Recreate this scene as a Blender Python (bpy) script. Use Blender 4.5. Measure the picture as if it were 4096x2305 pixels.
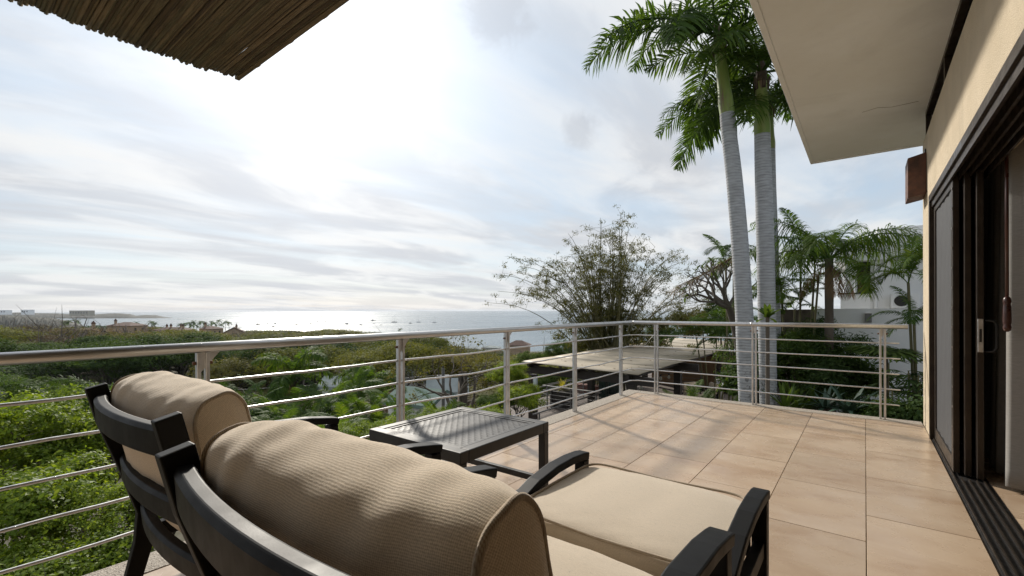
import bpy, bmesh, math, random
import numpy as np
from mathutils import Vector, Matrix, Euler
for _o in list(bpy.data.objects): bpy.data.objects.remove(_o)
S = bpy.context.scene; COL = S.collection
R = math.radians
# ------------------------------------------------------------------ camera
EYE = np.array([0., 0., 1.2]); FPX = 1821.; PX, PY = 2048., 1240.
YAW = math.atan2(1412, FPX); ROLL = R(.15)
FW = np.array([-math.sin(YAW), math.cos(YAW), 0.])
RT = np.array([math.cos(YAW), math.sin(YAW), 0.]); UP = np.array([0., 0., 1.])
R2 = RT*math.cos(ROLL)-UP*math.sin(ROLL); U2 = UP*math.cos(ROLL)+RT*math.sin(ROLL)
def ray(x, y): return FW+R2*(x-PX)/FPX-U2*(y-PY)/FPX
def P(x, y, t): return EYE+ray(x, y)*t                     # a place at t metres ahead along a sight line
def PZ(x, y, z):
    d = ray(x, y); return EYE+d*((z-EYE[2])/d[2])          # a place on the level z along a sight line
def row(p):
    v = np.asarray(p, float)-EYE; a = v@FW
    return PX+FPX*(v@R2)/a, PY-FPX*(v@U2)/a, a
cd = bpy.data.cameras.new('camera'); cam = bpy.data.objects.new('camera', cd); COL.objects.link(cam)
cd.sensor_width = 36; cd.lens = 36*FPX/4096; cd.shift_y = (PY-1152.5)/4096
cd.clip_start = .02; cd.clip_end = 60000
cam.matrix_world = Matrix(((R2[0], U2[0], -FW[0], 0), (R2[1], U2[1], -FW[1], 0), (R2[2], U2[2], -FW[2], EYE[2]), (0, 0, 0, 1)))
S.camera = cam
# ------------------------------------------------------------------ light and sky
SUN = np.array([-.759, .417, .50]); SUN /= np.linalg.norm(SUN)
sl = bpy.data.lights.new('sun', 'SUN'); so = bpy.data.objects.new('sun', sl); COL.objects.link(so)
sl.energy = 2.4; sl.angle = R(3.6); sl.color = (1, .93, .82)
so.rotation_euler = Vector(-SUN).to_track_quat('-Z', 'Y').to_euler(); so.location = (-20, 10, 20)
S.view_settings.view_transform = 'Standard'; S.view_settings.look = 'None'
S.view_settings.exposure = 0.96; S.view_settings.gamma = 1
W = bpy.data.worlds.new('World'); S.world = W; W.use_nodes = True
class NT:
    def __init__(s, tree): s.t = tree; s.n = tree.nodes; s.l = tree.links
    def new(s, typ, **kw):
        n = s.n.new(typ)
        for k, v in kw.items():
            if k[0] == '_': setattr(n, k[1:], v)
            else: s.set(n, k, v)
        return n
    def set(s, n, k, v):
        k = k.replace('__', ' ')
        i = n.inputs[int(k[1:])] if k[0] == 'i' and k[1:].isdigit() else n.inputs[k]
        if isinstance(v, bpy.types.NodeSocket): s.l.new(v, i)
        elif isinstance(v, bpy.types.Node): s.l.new(v.outputs[0], i)
        else:
            if i.type == 'RGBA' and len(v) == 3: v = (*v, 1)
            i.default_value = v
    def math(s, op, a, b=0., c=None, clamp=False):
        n = s.n.new('ShaderNodeMath'); n.operation = op; n.use_clamp = clamp
        s.set(n, 'i0', a); s.set(n, 'i1', b)
        if c is not None: s.set(n, 'i2', c)
        return n.outputs[0]
    def vmath(s, op, a, b=(0, 0, 0), out=0):
        n = s.n.new('ShaderNodeVectorMath'); n.operation = op
        s.set(n, 'i0', a); s.set(n, 'i1', b)
        return n.outputs[out]
    def mix(s, f, a, b, blend='MIX'):
        n = s.n.new('ShaderNodeMix'); n.data_type = 'RGBA'; n.blend_type = blend
        s.set(n, 'i0', f); s.set(n, 'i6', a); s.set(n, 'i7', b)
        return n.outputs[2]
    def noise(s, vec, scale, detail=4, rough=.55, dist=0., out=0):
        n = s.n.new('ShaderNodeTexNoise'); s.set(n, 'Scale', scale); s.set(n, 'Detail', detail); s.set(n, 'Roughness', rough); s.set(n, 'Distortion', dist)
        if vec is not None: s.set(n, 'Vector', vec)
        return n.outputs[out]
    def ramp(s, f, *stops):
        n = s.n.new('ShaderNodeValToRGB'); s.set(n, 'Fac', f); e = n.color_ramp.elements
        while len(e) < len(stops): e.new(.5)
        for q, (p, c) in zip(e, stops):
            q.position = p; q.color = (c, c, c, 1) if isinstance(c, (int, float)) else (*c, 1)
        return n.outputs[0]
    def maprange(s, v, a, b, c=0., d=1., smooth=True):
        n = s.n.new('ShaderNodeMapRange'); n.interpolation_type = 'SMOOTHSTEP' if smooth else 'LINEAR'
        for k, q in zip(('Value', 'From Min', 'From Max', 'To Min', 'To Max'), (v, a, b, c, d)): s.set(n, k, q)
        return n.outputs[0]
SROT = 82
def build_sky():
    n = NT(W.node_tree); n.n.clear()
    out = n.new('ShaderNodeOutputWorld'); bg = n.new('ShaderNodeBackground', Strength=.1)
    sky = n.new('ShaderNodeTexSky'); sky.sky_type = 'NISHITA'; sky.sun_disc = False
    sky.sun_elevation = math.asin(SUN[2]); sky.sun_rotation = math.atan2(SUN[0], SUN[1])
    sky.altitude = 30; sky.air_density = 1.1; sky.dust_density = .7; sky.ozone_density = 1.2
    d = n.vmath('NORMALIZE', n.new('ShaderNodeTexCoord').outputs['Generated'])
    sep = n.new('ShaderNodeSeparateXYZ'); n.set(sep, 'i0', d)
    zc = n.math('MAXIMUM', sep.outputs[2], 0.)
    den = n.math('ADD', zc, .10)
    pr = n.new('ShaderNodeCombineXYZ'); n.set(pr, 'i0', n.math('DIVIDE', sep.outputs[0], den)); n.set(pr, 'i1', n.math('DIVIDE', sep.outputs[1], den))
    # streaked high cloud, a level sheet above the sea: wide banks, fibres along the wind, and a grey under layer
    mp = n.new('ShaderNodeMapping', _vector_type='TEXTURE'); n.set(mp, 'Vector', pr); n.set(mp, 'Rotation', (0, 0, R(SROT))); n.set(mp, 'Scale', (1.9, .72, 1)); n.set(mp, 'Location', (1.3, 4.7, 0))
    big = n.noise(mp, .50, 3, .5, .4)
    fib = n.noise(mp, 1.3, 10, .585, .6)
    cov = n.math('ADD', n.math('MULTIPLY', big, .70), n.math('MULTIPLY', fib, .46))
    cov = n.maprange(cov, .36, .68)
    mp3 = n.new('ShaderNodeMapping', _vector_type='TEXTURE'); n.set(mp3, 'Vector', pr); n.set(mp3, 'Rotation', (0, 0, R(SROT+8))); n.set(mp3, 'Scale', (1.45, .78, 1)); n.set(mp3, 'Location', (9.2, 3.1, 0))
    tone = n.maprange(n.noise(mp3, 1.0, 9, .57, .5), .36, .66)
    # two small grey scud clouds
    puffm = None; pn = n.math('MULTIPLY', n.math('SUBTRACT', n.noise(d, 13., 7, .62, .3), .5), 1.9)
    for (px_, py_, rad, tilt) in ((2005, 10, .085, .0), (2325, 515, .05, .6)):
        cdir = ray(px_, py_); cdir = cdir/np.linalg.norm(cdir)
        dist = n.math('DIVIDE', n.vmath('DISTANCE', d, tuple(cdir), 1), rad)
        m_ = n.maprange(n.math('ADD', dist, pn), .35, .95, 1., 0.); puffm = m_ if puffm is None else n.math('MAXIMUM', puffm, m_)
    # brightness of thin cloud rises round the sun (forward scattering)
    c = n.math('MAXIMUM', n.vmath('DOT_PRODUCT', d, tuple(SUN), 1), 0.)
    g1 = n.math('POWER', c, 27.); g2 = n.math('POWER', c, 6.)
    lum = n.math('ADD', n.math('ADD', n.maprange(tone, 0, 1, 3.35, 4.45), n.math('MULTIPLY', g2, .5)), n.math('MULTIPLY', g1, 2.1))
    cl = n.vmath('SCALE', n.mix(tone, (.955, .985, 1.045), (1., 1., .99))); n.set(cl.node, 'Scale', lum)
    hor = n.maprange(zc, .0, .20, 1., 0.)
    cov2 = n.math('MAXIMUM', n.math('MULTIPLY', cov, .95), n.math('MULTIPLY', hor, .55))
    blue = n.mix(.84, sky.outputs[0], (2.45, 3.05, 3.7))
    blue = n.vmath('ADD', blue, n.vmath('SCALE', (1, 1, 1))); n.set(blue.node.inputs[1].links[0].from_node, 'Scale', n.math('ADD', n.math('MULTIPLY', g1, 2.4), n.math('MULTIPLY', g2, .5)))
    col = n.mix(cov2, blue, cl)
    grey = n.vmath('SCALE', (.90, .95, 1.05)); n.set(grey.node, 'Scale', n.math('ADD', 2.3, n.math('MULTIPLY', g2, 1.3)))
    col = n.mix(n.math('MULTIPLY', puffm, n.maprange(zc, .08, .3, 0., .45)), col, grey)
    n.set(bg, 'Color', col); n.l.new(bg.outputs[0], out.inputs[0])
build_sky()
# ------------------------------------------------------------------ mesh and object helpers
def wloc(o):
    v = Vector((0, 0, 0))
    while o: v += o.location; o = o.parent
    return v
def link(name, me, mat=None, parent=None, world=True):
    o = bpy.data.objects.new(name, me); COL.objects.link(o)
    if mat is not None and me is not None and not me.materials: me.materials.append(mat)
    if parent is not None:
        o.parent = parent
        if world: o.location = -wloc(parent)
    return o
def tag(o, label, cat, group=None):
    o['label'] = label; o['category'] = cat
    if group: o['group'] = group
    return o
def thing(name, label, cat, loc=(0, 0, 0), group=None):
    o = bpy.data.objects.new(name, None); COL.objects.link(o); o.location = Vector([float(c) for c in loc]); o.empty_display_size = .2
    return tag(o, label, cat, group)
def kind(o, k): o['kind'] = k; return o
def copy_tree(o, parent=None):
    c = o.copy(); COL.objects.link(c); c.parent = parent
    for ch in list(o.children): copy_tree(ch, c)
    return c
def mesh_np(name, V, F, smooth=False, uv=None):
    """fast mesh: V (n,3); F (m,k) all the same number of corners"""
    V = np.asarray(V, np.float32); F = np.asarray(F, np.int32); k = F.shape[1]
    me = bpy.data.meshes.new(name); me.vertices.add(len(V)); me.vertices.foreach_set('co', V.ravel())
    me.loops.add(F.size); me.loops.foreach_set('vertex_index', F.ravel())
    me.polygons.add(len(F)); me.polygons.foreach_set('loop_start', np.arange(0, F.size, k, dtype=np.int32))
    if smooth: me.polygons.foreach_set('use_smooth', np.ones(len(F), bool))
    me.update(calc_edges=True)
    if uv is not None:
        l = me.uv_layers.new(name='UVMap'); l.data.foreach_set('uv', np.asarray(uv, np.float32)[F.ravel()].ravel())
    return me
def frames(path):
    P_ = np.asarray(path, float); T = np.gradient(P_, axis=0); T /= np.linalg.norm(T, axis=1)[:, None]+1e-12
    return P_, T
class MB:
    def __init__(s): s.v = []; s.f = []
    def add(s, V, F):
        b = len(s.v); s.v += [tuple(map(float, p)) for p in V]; s.f += [tuple(int(i)+b for i in q) for q in F]; return s
    def box(s, a, b):
        (x0, y0, z0), (x1, y1, z1) = a, b
        V = [(x0, y0, z0), (x1, y0, z0), (x1, y1, z0), (x0, y1, z0), (x0, y0, z1), (x1, y0, z1), (x1, y1, z1), (x0, y1, z1)]
        return s.add(V, [(0, 3, 2, 1), (4, 5, 6, 7), (0, 1, 5, 4), (1, 2, 6, 5), (2, 3, 7, 6), (3, 0, 4, 7)])
    def beam(s, p, q, w, h, up=(0, 0, 1)):
        return s.sweep([p, q], [(-w/2, -h/2), (w/2, -h/2), (w/2, h/2), (-w/2, h/2)], up)
    def sweep(s, path, prof, up=(0, 0, 1), scale=None):
        P_, T = frames(path); k = len(prof); V = []
        for i, (p, t) in enumerate(zip(P_, T)):
            u = np.asarray(up, float); sd = np.cross(t, u)
            if np.linalg.norm(sd) < 1e-6: sd = np.cross(t, (0, 1, .01))
            sd /= np.linalg.norm(sd); u = np.cross(sd, t); sc = 1 if scale is None else scale[i]
            V += [p+sd*a*sc+u*b*sc for a, b in prof]
        F = []
        for i in range(len(P_)-1):
            for j in range(k): F.append((i*k+j, i*k+(j+1) % k, (i+1)*k+(j+1) % k, (i+1)*k+j))
        F.append(tuple(range(k))[::-1]); F.append(tuple(range((len(P_)-1)*k, len(P_)*k)))
        return s.add(V, F)
    def tube(s, path, r, n=8, cap=True):
        P_, T = frames(path); r = np.broadcast_to(np.asarray(r, float), (len(P_),)); V = []
        u = np.array([0, 0, 1.]) if abs(T[0][2]) < .9 else np.array([1., 0, 0])
        for p, t, rr in zip(P_, T, r):
            a = np.cross(t, u); a /= np.linalg.norm(a)+1e-12; b = np.cross(a, t); u = b
            for j in range(n):
                q = 2*math.pi*j/n; V.append(p+rr*(a*math.cos(q)+b*math.sin(q)))
        m = len(P_); F = [(i*n+j, i*n+(j+1) % n, (i+1)*n+(j+1) % n, (i+1)*n+j) for i in range(m-1) for j in range(n)]
        if cap: F.append(tuple(range(n))[::-1]); F.append(tuple(range((m-1)*n, m*n)))
        return s.add(V, F)
    def lathe(s, c, prof, n=16):
        V = []; m = len(prof)
        for r, z in prof:
            for j in range(n):
                q = 2*math.pi*j/n; V.append((c[0]+r*math.cos(q), c[1]+r*math.sin(q), c[2]+z))
        F = [(i*n+j, i*n+(j+1) % n, (i+1)*n+(j+1) % n, (i+1)*n+j) for i in range(m-1) for j in range(n)]
        F.append(tuple(range(n))[::-1]); F.append(tuple(range((m-1)*n, m*n)))
        return s.add(V, F)
    def mesh(s, name, smooth=False):
        me = bpy.data.meshes.new(name); me.from_pydata(s.v, [], s.f)
        if smooth: me.polygons.foreach_set('use_smooth', np.ones(len(me.polygons), bool))
        me.update(); return me
    def build(s, name, mat, parent=None, smooth=False, bevel=0, world=True, seg=2):
        o = link(name, s.mesh(name, smooth), mat, parent, world)
        if bevel:
            b = o.modifiers.new('bevel', 'BEVEL'); b.width = bevel; b.segments = seg; b.limit_method = 'ANGLE'; b.angle_limit = R(40)
        if smooth == 'auto' or (bevel and not smooth):
            pass
        return o
def box(name, a, b, mat, parent=None, bevel=0.): return MB().box(a, b).build(name, mat, parent, bevel=bevel)
# ------------------------------------------------------------------ materials
MATS = {}
def principled(name):
    m = bpy.data.materials.new(name); m.use_nodes = True; n = NT(m.node_tree)
    return m, n, m.node_tree.nodes['Principled BSDF']
def mat(name, c1, c2=None, rough=.6, metal=0., scale=6., bump=.0, bscale=60., coord='Object', rvar=.1, detail=5, spec=.5, stretch=(1, 1, 1), coat=0., stain=0.):
    if name in MATS: return MATS[name]
    m, n, p = principled(name); c2 = c2 or tuple(x*.8 for x in c1)
    tc = n.new('ShaderNodeTexCoord').outputs[coord]
    mp = n.new('ShaderNodeMapping'); n.set(mp, 'Vector', tc); n.set(mp, 'Scale', stretch)
    f = n.noise(mp, scale, detail, .6)
    base = n.mix(n.maprange(f, .3, .7), c1, c2)
    if stain:
        ms = n.new('ShaderNodeMapping'); n.set(ms, 'Vector', tc); n.set(ms, 'Scale', (1.6, 1.6, .35))
        base = n.mix(n.math('MULTIPLY', n.maprange(n.noise(ms, 1.3, 8, .62, .5), .5, .72), stain), base, tuple(x*.62 for x in c1))
        base = n.mix(n.math('MULTIPLY', n.maprange(n.noise(tc, 26, 4, .7), .62, .75), stain*.6), base, tuple(x*.5 for x in c1))
    n.set(p, 'Base Color', base); n.set(p, 'Metallic', metal); n.set(p, 'Specular IOR Level', spec)
    n.set(p, 'Roughness', n.maprange(n.noise(mp, scale*2.3, 4), .3, .7, max(.03, rough-rvar), min(1, rough+rvar)))
    if coat: n.set(p, 'Coat Weight', coat); n.set(p, 'Coat Roughness', .12)
    if bump:
        b = n.new('ShaderNodeBump', Strength=bump, Distance=.01); n.set(b, 'Height', n.noise(mp, bscale, 6)); n.set(p, 'Normal', b)
    MATS[name] = m; return m
def leafmat(name, c1, c2, c3=None, trans=.45, gloss=.55, yellow=(1.25, 1.15, .45), ow=.38):
    if name in MATS: return MATS[name]
    m, n, p = principled(name); out = m.node_tree.nodes['Material Output']
    g = n.new('ShaderNodeNewGeometry'); oi = n.new('ShaderNodeObjectInfo')
    f = n.math('ADD', n.math('MULTIPLY', g.outputs['Random Per Island'], 1-ow), n.math('MULTIPLY', oi.outputs['Random'], ow))
    col = n.ramp(f, (.05, c1), (.55, c2), (.97, c3 or c2))
    n.set(p, 'Base Color', col); n.set(p, 'Roughness', gloss); n.set(p, 'Specular IOR Level', .22)
    t = n.new('ShaderNodeBsdfTranslucent'); n.set(t, 'Color', n.mix(1., col, yellow, 'MULTIPLY'))
    mx = n.new('ShaderNodeMixShader', i0=trans); n.l.new(p.outputs[0], mx.inputs[1]); n.l.new(t.outputs[0], mx.inputs[2])
    n.l.new(mx.outputs[0], out.inputs[0]); MATS[name] = m; return m
def tile_mat():
    m, n, p = principled('ceramic_tile')
    tc = n.new('ShaderNodeTexCoord').outputs['Object']; oi = n.new('ShaderNodeObjectInfo'); rnd = oi.outputs['Random']
    loc = n.vmath('ADD', tc, n.vmath('SCALE', (31., 17., 5.))); n.set(loc.node.inputs[1].links[0].from_node, 'Scale', rnd)
    mp = n.new('ShaderNodeMapping'); n.set(mp, 'Vector', loc); n.set(mp, 'Scale', (1.2, 2.4, 1)); n.set(mp, 'Rotation', (0, 0, .5))
    f = n.noise(mp, 2.6, 7, .55, .8); f2 = n.noise(mp, 1.1, 3, .5)
    c = n.mix(n.maprange(f, .3, .72), (.49, .365, .252), (.40, .275, .178))
    c = n.mix(n.math('MULTIPLY', n.maprange(f2, .35, .65), .65), c, (.55, .43, .31))
    c = n.mix(n.math('MULTIPLY', n.maprange(n.noise(mp, 9, 5), .62, .8), .25), c, (.36, .25, .16))
    hs = n.new('ShaderNodeHueSaturation', Saturation=1.); n.set(hs, 'Color', c); n.set(hs, 'Value', n.maprange(rnd, 0, 1, .86, 1.06, False))
    n.set(p, 'Base Color', hs.outputs[0])
    n.set(p, 'Roughness', n.maprange(n.noise(loc, 5, 5), .3, .7, .2, .34)); n.set(p, 'Specular IOR Level', .5)
    b = n.new('ShaderNodeBump', Strength=.04, Distance=.004); n.set(b, 'Height', n.noise(loc, 14, 4)); n.set(p, 'Normal', b)
    return m
def fabric_mat(name, c1, c2, rib=95., fine=.5, coord='UV'):
    m, n, p = principled(name)
    uv = n.new('ShaderNodeTexCoord').outputs[coord]
    wob = n.vmath('ADD', uv, n.vmath('SCALE', n.noise(uv, 9, 3, .5, 0, 1))); n.set(wob.node.inputs[1].links[0].from_node, 'Scale', .012)
    w1 = n.new('ShaderNodeTexWave', _wave_type='BANDS', _bands_direction='Y', Scale=rib, Distortion=.6, Detail=2.); n.set(w1, 'Vector', wob)
    w2 = n.new('ShaderNodeTexWave', _wave_type='BANDS', _bands_direction='X', Scale=rib*1.25, Distortion=1.2, Detail=2.); n.set(w2, 'Vector', wob)
    h = n.math('ADD', n.math('MULTIPLY', w1.outputs['Fac'], .55), n.math('MULTIPLY', w2.outputs['Fac'], .45))
    slub = n.noise(uv, 260, 3, .7); blot = n.noise(uv, 6, 4)
    f = n.math('ADD', n.math('MULTIPLY', h, fine), n.math('MULTIPLY', slub, 1-fine))
    c = n.mix(n.maprange(f, .3, .68), c2, c1)
    ms = n.new('ShaderNodeMapping'); n.set(ms, 'Vector', uv); n.set(ms, 'Scale', (22, 95, 22))
    c = n.mix(n.math('MULTIPLY', n.maprange(n.noise(ms, 1.6, 4, .7), .45, .7), .5), c, tuple(x*.68 for x in c1))
    c = n.mix(n.math('MULTIPLY', n.maprange(blot, .3, .7), .22), c, tuple(x*.72 for x in c1))
    c = n.mix(n.math('MULTIPLY', n.maprange(n.noise(uv, 120, 2), .66, .8), .6), c, tuple(x*.4 for x in c2))
    c = n.mix(n.math('MULTIPLY', n.maprange(n.noise(uv, 150, 2, .8), .62, .74), .45), c, tuple(min(.92, x*1.22) for x in c1))
    n.set(p, 'Base Color', c); n.set(p, 'Roughness', .92); n.set(p, 'Specular IOR Level', .15); n.set(p, 'Sheen Weight', .25); n.set(p, 'Sheen Roughness', .5)
    b = n.new('ShaderNodeBump', Strength=.32, Distance=.003); n.set(b, 'Height', f); n.set(p, 'Normal', b)
    return m
M_tile = tile_mat()
M_grout = mat('dark_grout', (.11, .085, .06), (.16, .12, .09), .9)
def pebble_mat():
    m, n, p = principled('exposed_aggregate'); tc = n.new('ShaderNodeTexCoord').outputs['Object']
    v = n.new('ShaderNodeTexVoronoi', Scale=150.); n.set(v, 'Vector', tc)
    r = n.ramp(n.noise(tc, 95, 3), (.3, (.10, .085, .07)), (.5, (.33, .28, .22)), (.72, (.55, .5, .42)))
    n.set(p, 'Base Color', n.mix(.55, r, n.mix(v.outputs['Color'], (.16, .13, .11), (.5, .45, .38)))); n.set(p, 'Roughness', .75)
    b = n.new('ShaderNodeBump', Strength=.8, Distance=.006); n.set(b, 'Height', v.outputs['Distance']); n.set(p, 'Normal', b); return m
M_pebble = pebble_mat()
M_concrete = mat('painted_concrete', (.42, .40, .36), (.34, .32, .28), .85, bump=.3, scale=2)
M_stucco = mat('cream_stucco', (.60, .505, .37), (.53, .445, .32), .9, scale=2.5, bump=.9, bscale=170, rvar=.05, stain=.35)
M_soffit = mat('soffit_paint', (.85, .895, .925), (.77, .80, .80), .85, scale=.9, bump=.25, bscale=45, rvar=.05, stain=.22)
M_frame = mat('bronze_aluminium', (.035, .026, .02), (.05, .038, .028), .4, .55, bump=.05)
M_black = mat('black_rubber', (.012, .011, .011), (.02, .018, .017), .5)
M_steel = mat('brushed_steel', (.60, .605, .615), (.50, .505, .51), .40, 1., scale=3, stretch=(12, 1, 12), rvar=.06, bump=.04, bscale=200)
M_steel2 = mat('steel_tube', (.68, .68, .69), (.56, .555, .55), .42, 1., scale=14, rvar=.08)
M_rust = mat('rusty_bolt', (.10, .05, .03), (.18, .09, .045), .7, .3)
M_chair = mat('black_powder_coat', (.006, .006, .0065), (.009, .009, .0095), .5, 0., bump=.03, bscale=300, spec=.15, rvar=.04)
M_table = mat('grey_sheen_powder_coat', (.020, .0195, .020), (.026, .0255, .026), .52, .05, bump=.02, bscale=300, spec=.6, rvar=.04)
M_cush = fabric_mat('woven_chenille', (.82, .70, .55), (.50, .40, .29), rib=80., fine=.34)
M_seat = fabric_mat('beige_linen', (.66, .57, .455), (.46, .38, .285), rib=90., fine=.45)
M_pipe = fabric_mat('piping_cord', (.48, .40, .30), (.28, .21, .145), rib=90., coord='Object')
M_cane = None
def cane_mat():
    m, n, p = principled('weathered_cane'); tc = n.new('ShaderNodeTexCoord').outputs['Object']; rnd = n.new('ShaderNodeObjectInfo').outputs['Random']
    c = n.ramp(rnd, (.0, (.10, .072, .045)), (.35, (.22, .175, .11)), (.65, (.15, .135, .085)), (.85, (.29, .225, .145)), (1., (.08, .058, .04)))
    mp = n.new('ShaderNodeMapping'); n.set(mp, 'Vector', tc); n.set(mp, 'Scale', (3, 60, 60))
    c = n.mix(n.math('MULTIPLY', n.maprange(n.noise(mp, 2, 6), .35, .7), .6), c, (.045, .04, .028))
    n.set(p, 'Base Color', c); n.set(p, 'Roughness', .7); return m
M_cane = cane_mat()
M_glass = mat('dark_glass', (.006, .007, .008), (.01, .011, .012), .06, 0, rvar=.02, spec=.8)
def screen_mat():
    m, n, p = principled('insect_screen'); tc = n.new('ShaderNodeTexCoord').outputs['Object']
    n.set(p, 'Base Color', n.mix(n.noise(tc, 3, 3), (.03, .031, .034), (.05, .051, .055))); n.set(p, 'Roughness', .65)
    b = n.new('ShaderNodeBump', Strength=.35, Distance=.02); n.set(b, 'Height', n.noise(tc, 2.2, 3)); n.set(p, 'Normal', b); return m
M_screen = screen_mat()
M_lamp = mat('bronze_box', (.16, .075, .05), (.07, .04, .032), .55, .35, scale=9, bump=.2, bscale=40)
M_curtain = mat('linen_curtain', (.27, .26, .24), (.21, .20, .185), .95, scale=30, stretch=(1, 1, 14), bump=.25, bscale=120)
M_wood = mat('dark_red_wood', (.06, .018, .012), (.03, .01, .008), .35)
M_inwall = mat('room_wall', (.42, .36, .27), None, .9)
# ------------------------------------------------------------------ deck
XW, YF = .48, 6.47
deck = kind(box('deck', (-2.80, -2.6, -.30), (4.2, YF, -.012), M_grout), 'structure')
deck_side = box('slab_edge', (-2.815, -2.6, -.34), (-2.802, YF+.01, -.004), M_concrete, deck)
rng = random.Random(5)
xs = [.477, .003, -.481, -.965, -1.449, -1.933, -2.412, -2.598]
YE = 6.288; PITCH = .765; GAP = .0035; TILES = {}
for k in range(7):
    x1, x0 = xs[k], xs[k+1]; y = 4.12-PITCH*9+(PITCH*.5 if k % 2 else 0)
    while y < YE:
        a, b = max(y, -2.6), min(y+PITCH, YE)
        if b-a > .04:
            w, l = x1-x0-2*GAP*.5, b-a-GAP
            key = (round(w, 3), round(l, 3))
            if key not in TILES:
                me = MB().box((-w/2, -l/2, -.012), (w/2, l/2, 0)).mesh('tile'); me.materials.append(M_tile); TILES[key] = me
            t = link('tile', TILES[key], None, deck); t.location = Vector(((x0+x1)/2, (a+b)/2, rng.uniform(-.0004, .0004)))-wloc(deck)
            bv = t.modifiers.new('bevel', 'BEVEL'); bv.width = .0015; bv.segments = 1
        y += PITCH
# interior floor tiles seen past the door
for i in range(3):
    for j in range(9):
        w, l = .62, .62; key = ('in',)
        if key not in TILES:
            me = MB().box((-w/2, -l/2, -.012), (w/2, l/2, 0)).mesh('tile'); me.materials.append(M_tile); TILES[key] = me
        t = link('tile', TILES[key], None, deck); t.location = (.675+.31+i*.6235, .4+j*.6235, .0)
box('edge_strip', (-2.80, -2.6, -.012), (-2.602, YF, .003), M_pebble, deck, .003)
box('edge_strip', (-2.601, YE+.002, -.012), (.47, YF, .0032), M_pebble, deck, .003)
# ------------------------------------------------------------------ the house
house = thing('house', 'cream stucco house with sliding doors beside the tiled balcony', 'house', (XW, 2., 0))
box('wall', (XW, 5.72, -3.4), (4.2, 6.40, 2.93), M_stucco, house, .012)
box('wall', (XW, -3.5, 2.245), (.78, 5.718, 2.93), M_stucco, house, .006)
box('added_back_wall', (-2.8, -2.95, -3.4), (4.2, -2.62, 3.24), M_stucco, house)  # unseen wall behind the camera, added to shade the chair backs
roof = box('roof_slab', (-.60, -3.5, 3.24), (6., 7.60, 3.46), M_soffit, house, .012)
box('drip_edge', (-.597, -3.4, 3.222), (-.555, 7.597, 3.239), M_soffit, roof, .004)
box('drip_edge', (-.553, 7.555, 3.222), (5.9, 7.597, 3.239), M_soffit, roof, .004)
MB().sweep([(-.02, 5.96, 3.2395), (.1, 5.92, 3.239), (.22, 5.99, 3.2395), (.42, 5.985, 3.239)], [(-.002, -.001), (.002, -.001), (.002, .002), (-.002, .002)]).build('crack', M_frame, roof)
cl = MB().box((XW+.07, -3.4, 2.932), (XW+.09, 6.36, 3.238)).build('clerestory_window', M_glass, house)
for a, b in (((XW+.02, -3.4, 2.933), (XW+.068, 6.38, 2.972)), ((XW+.02, -3.4, 3.196), (XW+.068, 6.38, 3.2385))): box('frame', a, b, M_frame, cl, .003)
for y in (6.33, 4.95, 3.2, 1.4): box('mullion', (XW+.021, y, 2.973), (XW+.067, y+.045, 3.195), M_frame, cl, .003)
# room behind the doors
box('room_wall', (3.9, -2.6, 0), (4.1, 5.7, 2.9), M_inwall, house); box('room_ceiling', (.79, -2.6, 2.6), (3.9, 5.7, 2.7), M_inwall, house)
# door frame, tracks, stacked sliding panels
dr = MB().box((XW-.012, 5.665, 0.), (XW+.215, 5.717, 2.18)).box((XW-.012, -2.55, 2.181), (XW+.215, 5.717, 2.243)).build('door_frame', M_frame, house, bevel=.003)
for i in range(5):
    x = XW+.005+i*.047; box('head_track', (x, -2.5, 2.13), (x+.012, 5.66, 2.18), M_frame, dr)
for i, x in enumerate((.50, .555, .61)):
    y0 = (4.545, 4.50, 4.455)[i]
    pn = MB().box((x, y0, .02), (x+.036, y0+.075, 2.165)).box((x, 5.60, .02), (x+.036, 5.664, 2.165)).box((x, y0+.076, .02), (x+.036, 5.599, .12)).box((x, y0+.076, 2.08), (x+.036, 5.599, 2.165)).build('sliding_panel', M_frame, house, bevel=.004)
    if i == 0:
        g = np.linspace(0, 1, 13); V = []; F = []
        for a in range(13):
            for b in range(17):
                V.append((x+.012+.004*math.sin(a*2.1+b*.9)*(1 if 0 < a < 12 else 0), 4.62+a/12*.98, .119+b/16*1.962))
        F = [(a*17+b, a*17+b+1, (a+1)*17+b+1, (a+1)*17+b) for a in range(12) for b in range(16)]
        V2 = [(p[0]+.003, p[1], p[2]) for p in V]; nn = len(V); F2 = [tuple(i+nn for i in q[::-1]) for q in F]
        MB().add(V+V2, F+F2).build('screen', M_screen, pn, smooth=True)
        for k in range(14): box('clip', (x-.004, 4.548, .2+k*.143), (x-.0005, 4.556, .215+k*.143), M_steel2, pn)
    else:
        box('pane', (x+.013, 4.53, .119), (x+.021, 5.601, 2.081), M_glass, pn)
    if i == 2:
        lk = MB().box((x+.004, y0-.005, .90), (x+.032, y0-.0005, 1.13)).build('lock_plate', M_steel2, pn, bevel=.003)
        box('latch', (x+.012, y0-.009, .97), (x+.024, y0-.0055, 1.06), M_black, lk)
        MB().tube([(x+.037, y0+.03, .90), (x+.085, y0+.03, .905), (x+.10, y0+.03, .93), (x+.10, y0+.03, 1.09), (x+.085, y0+.03, 1.115), (x+.037, y0+.03, 1.12)], .0095, 8).build('handle', M_black, pn, smooth=True)
tr = box('door_track', (XW+.006, -2.5, -.011), (.672, 5.66, .004), M_black, house)
for i in range(5):
    x = XW+.012+i*.037; box('track_rail', (x, -2.5, .0042), (x+.007, 4.44 if 0 < i < 4 else 5.66, .019), M_frame, tr)
lampb = thing('wall_lamp', 'brown bronze box lamp high on the cream house wall', 'lamp', (.41, 6.17, 2.3))
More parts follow.
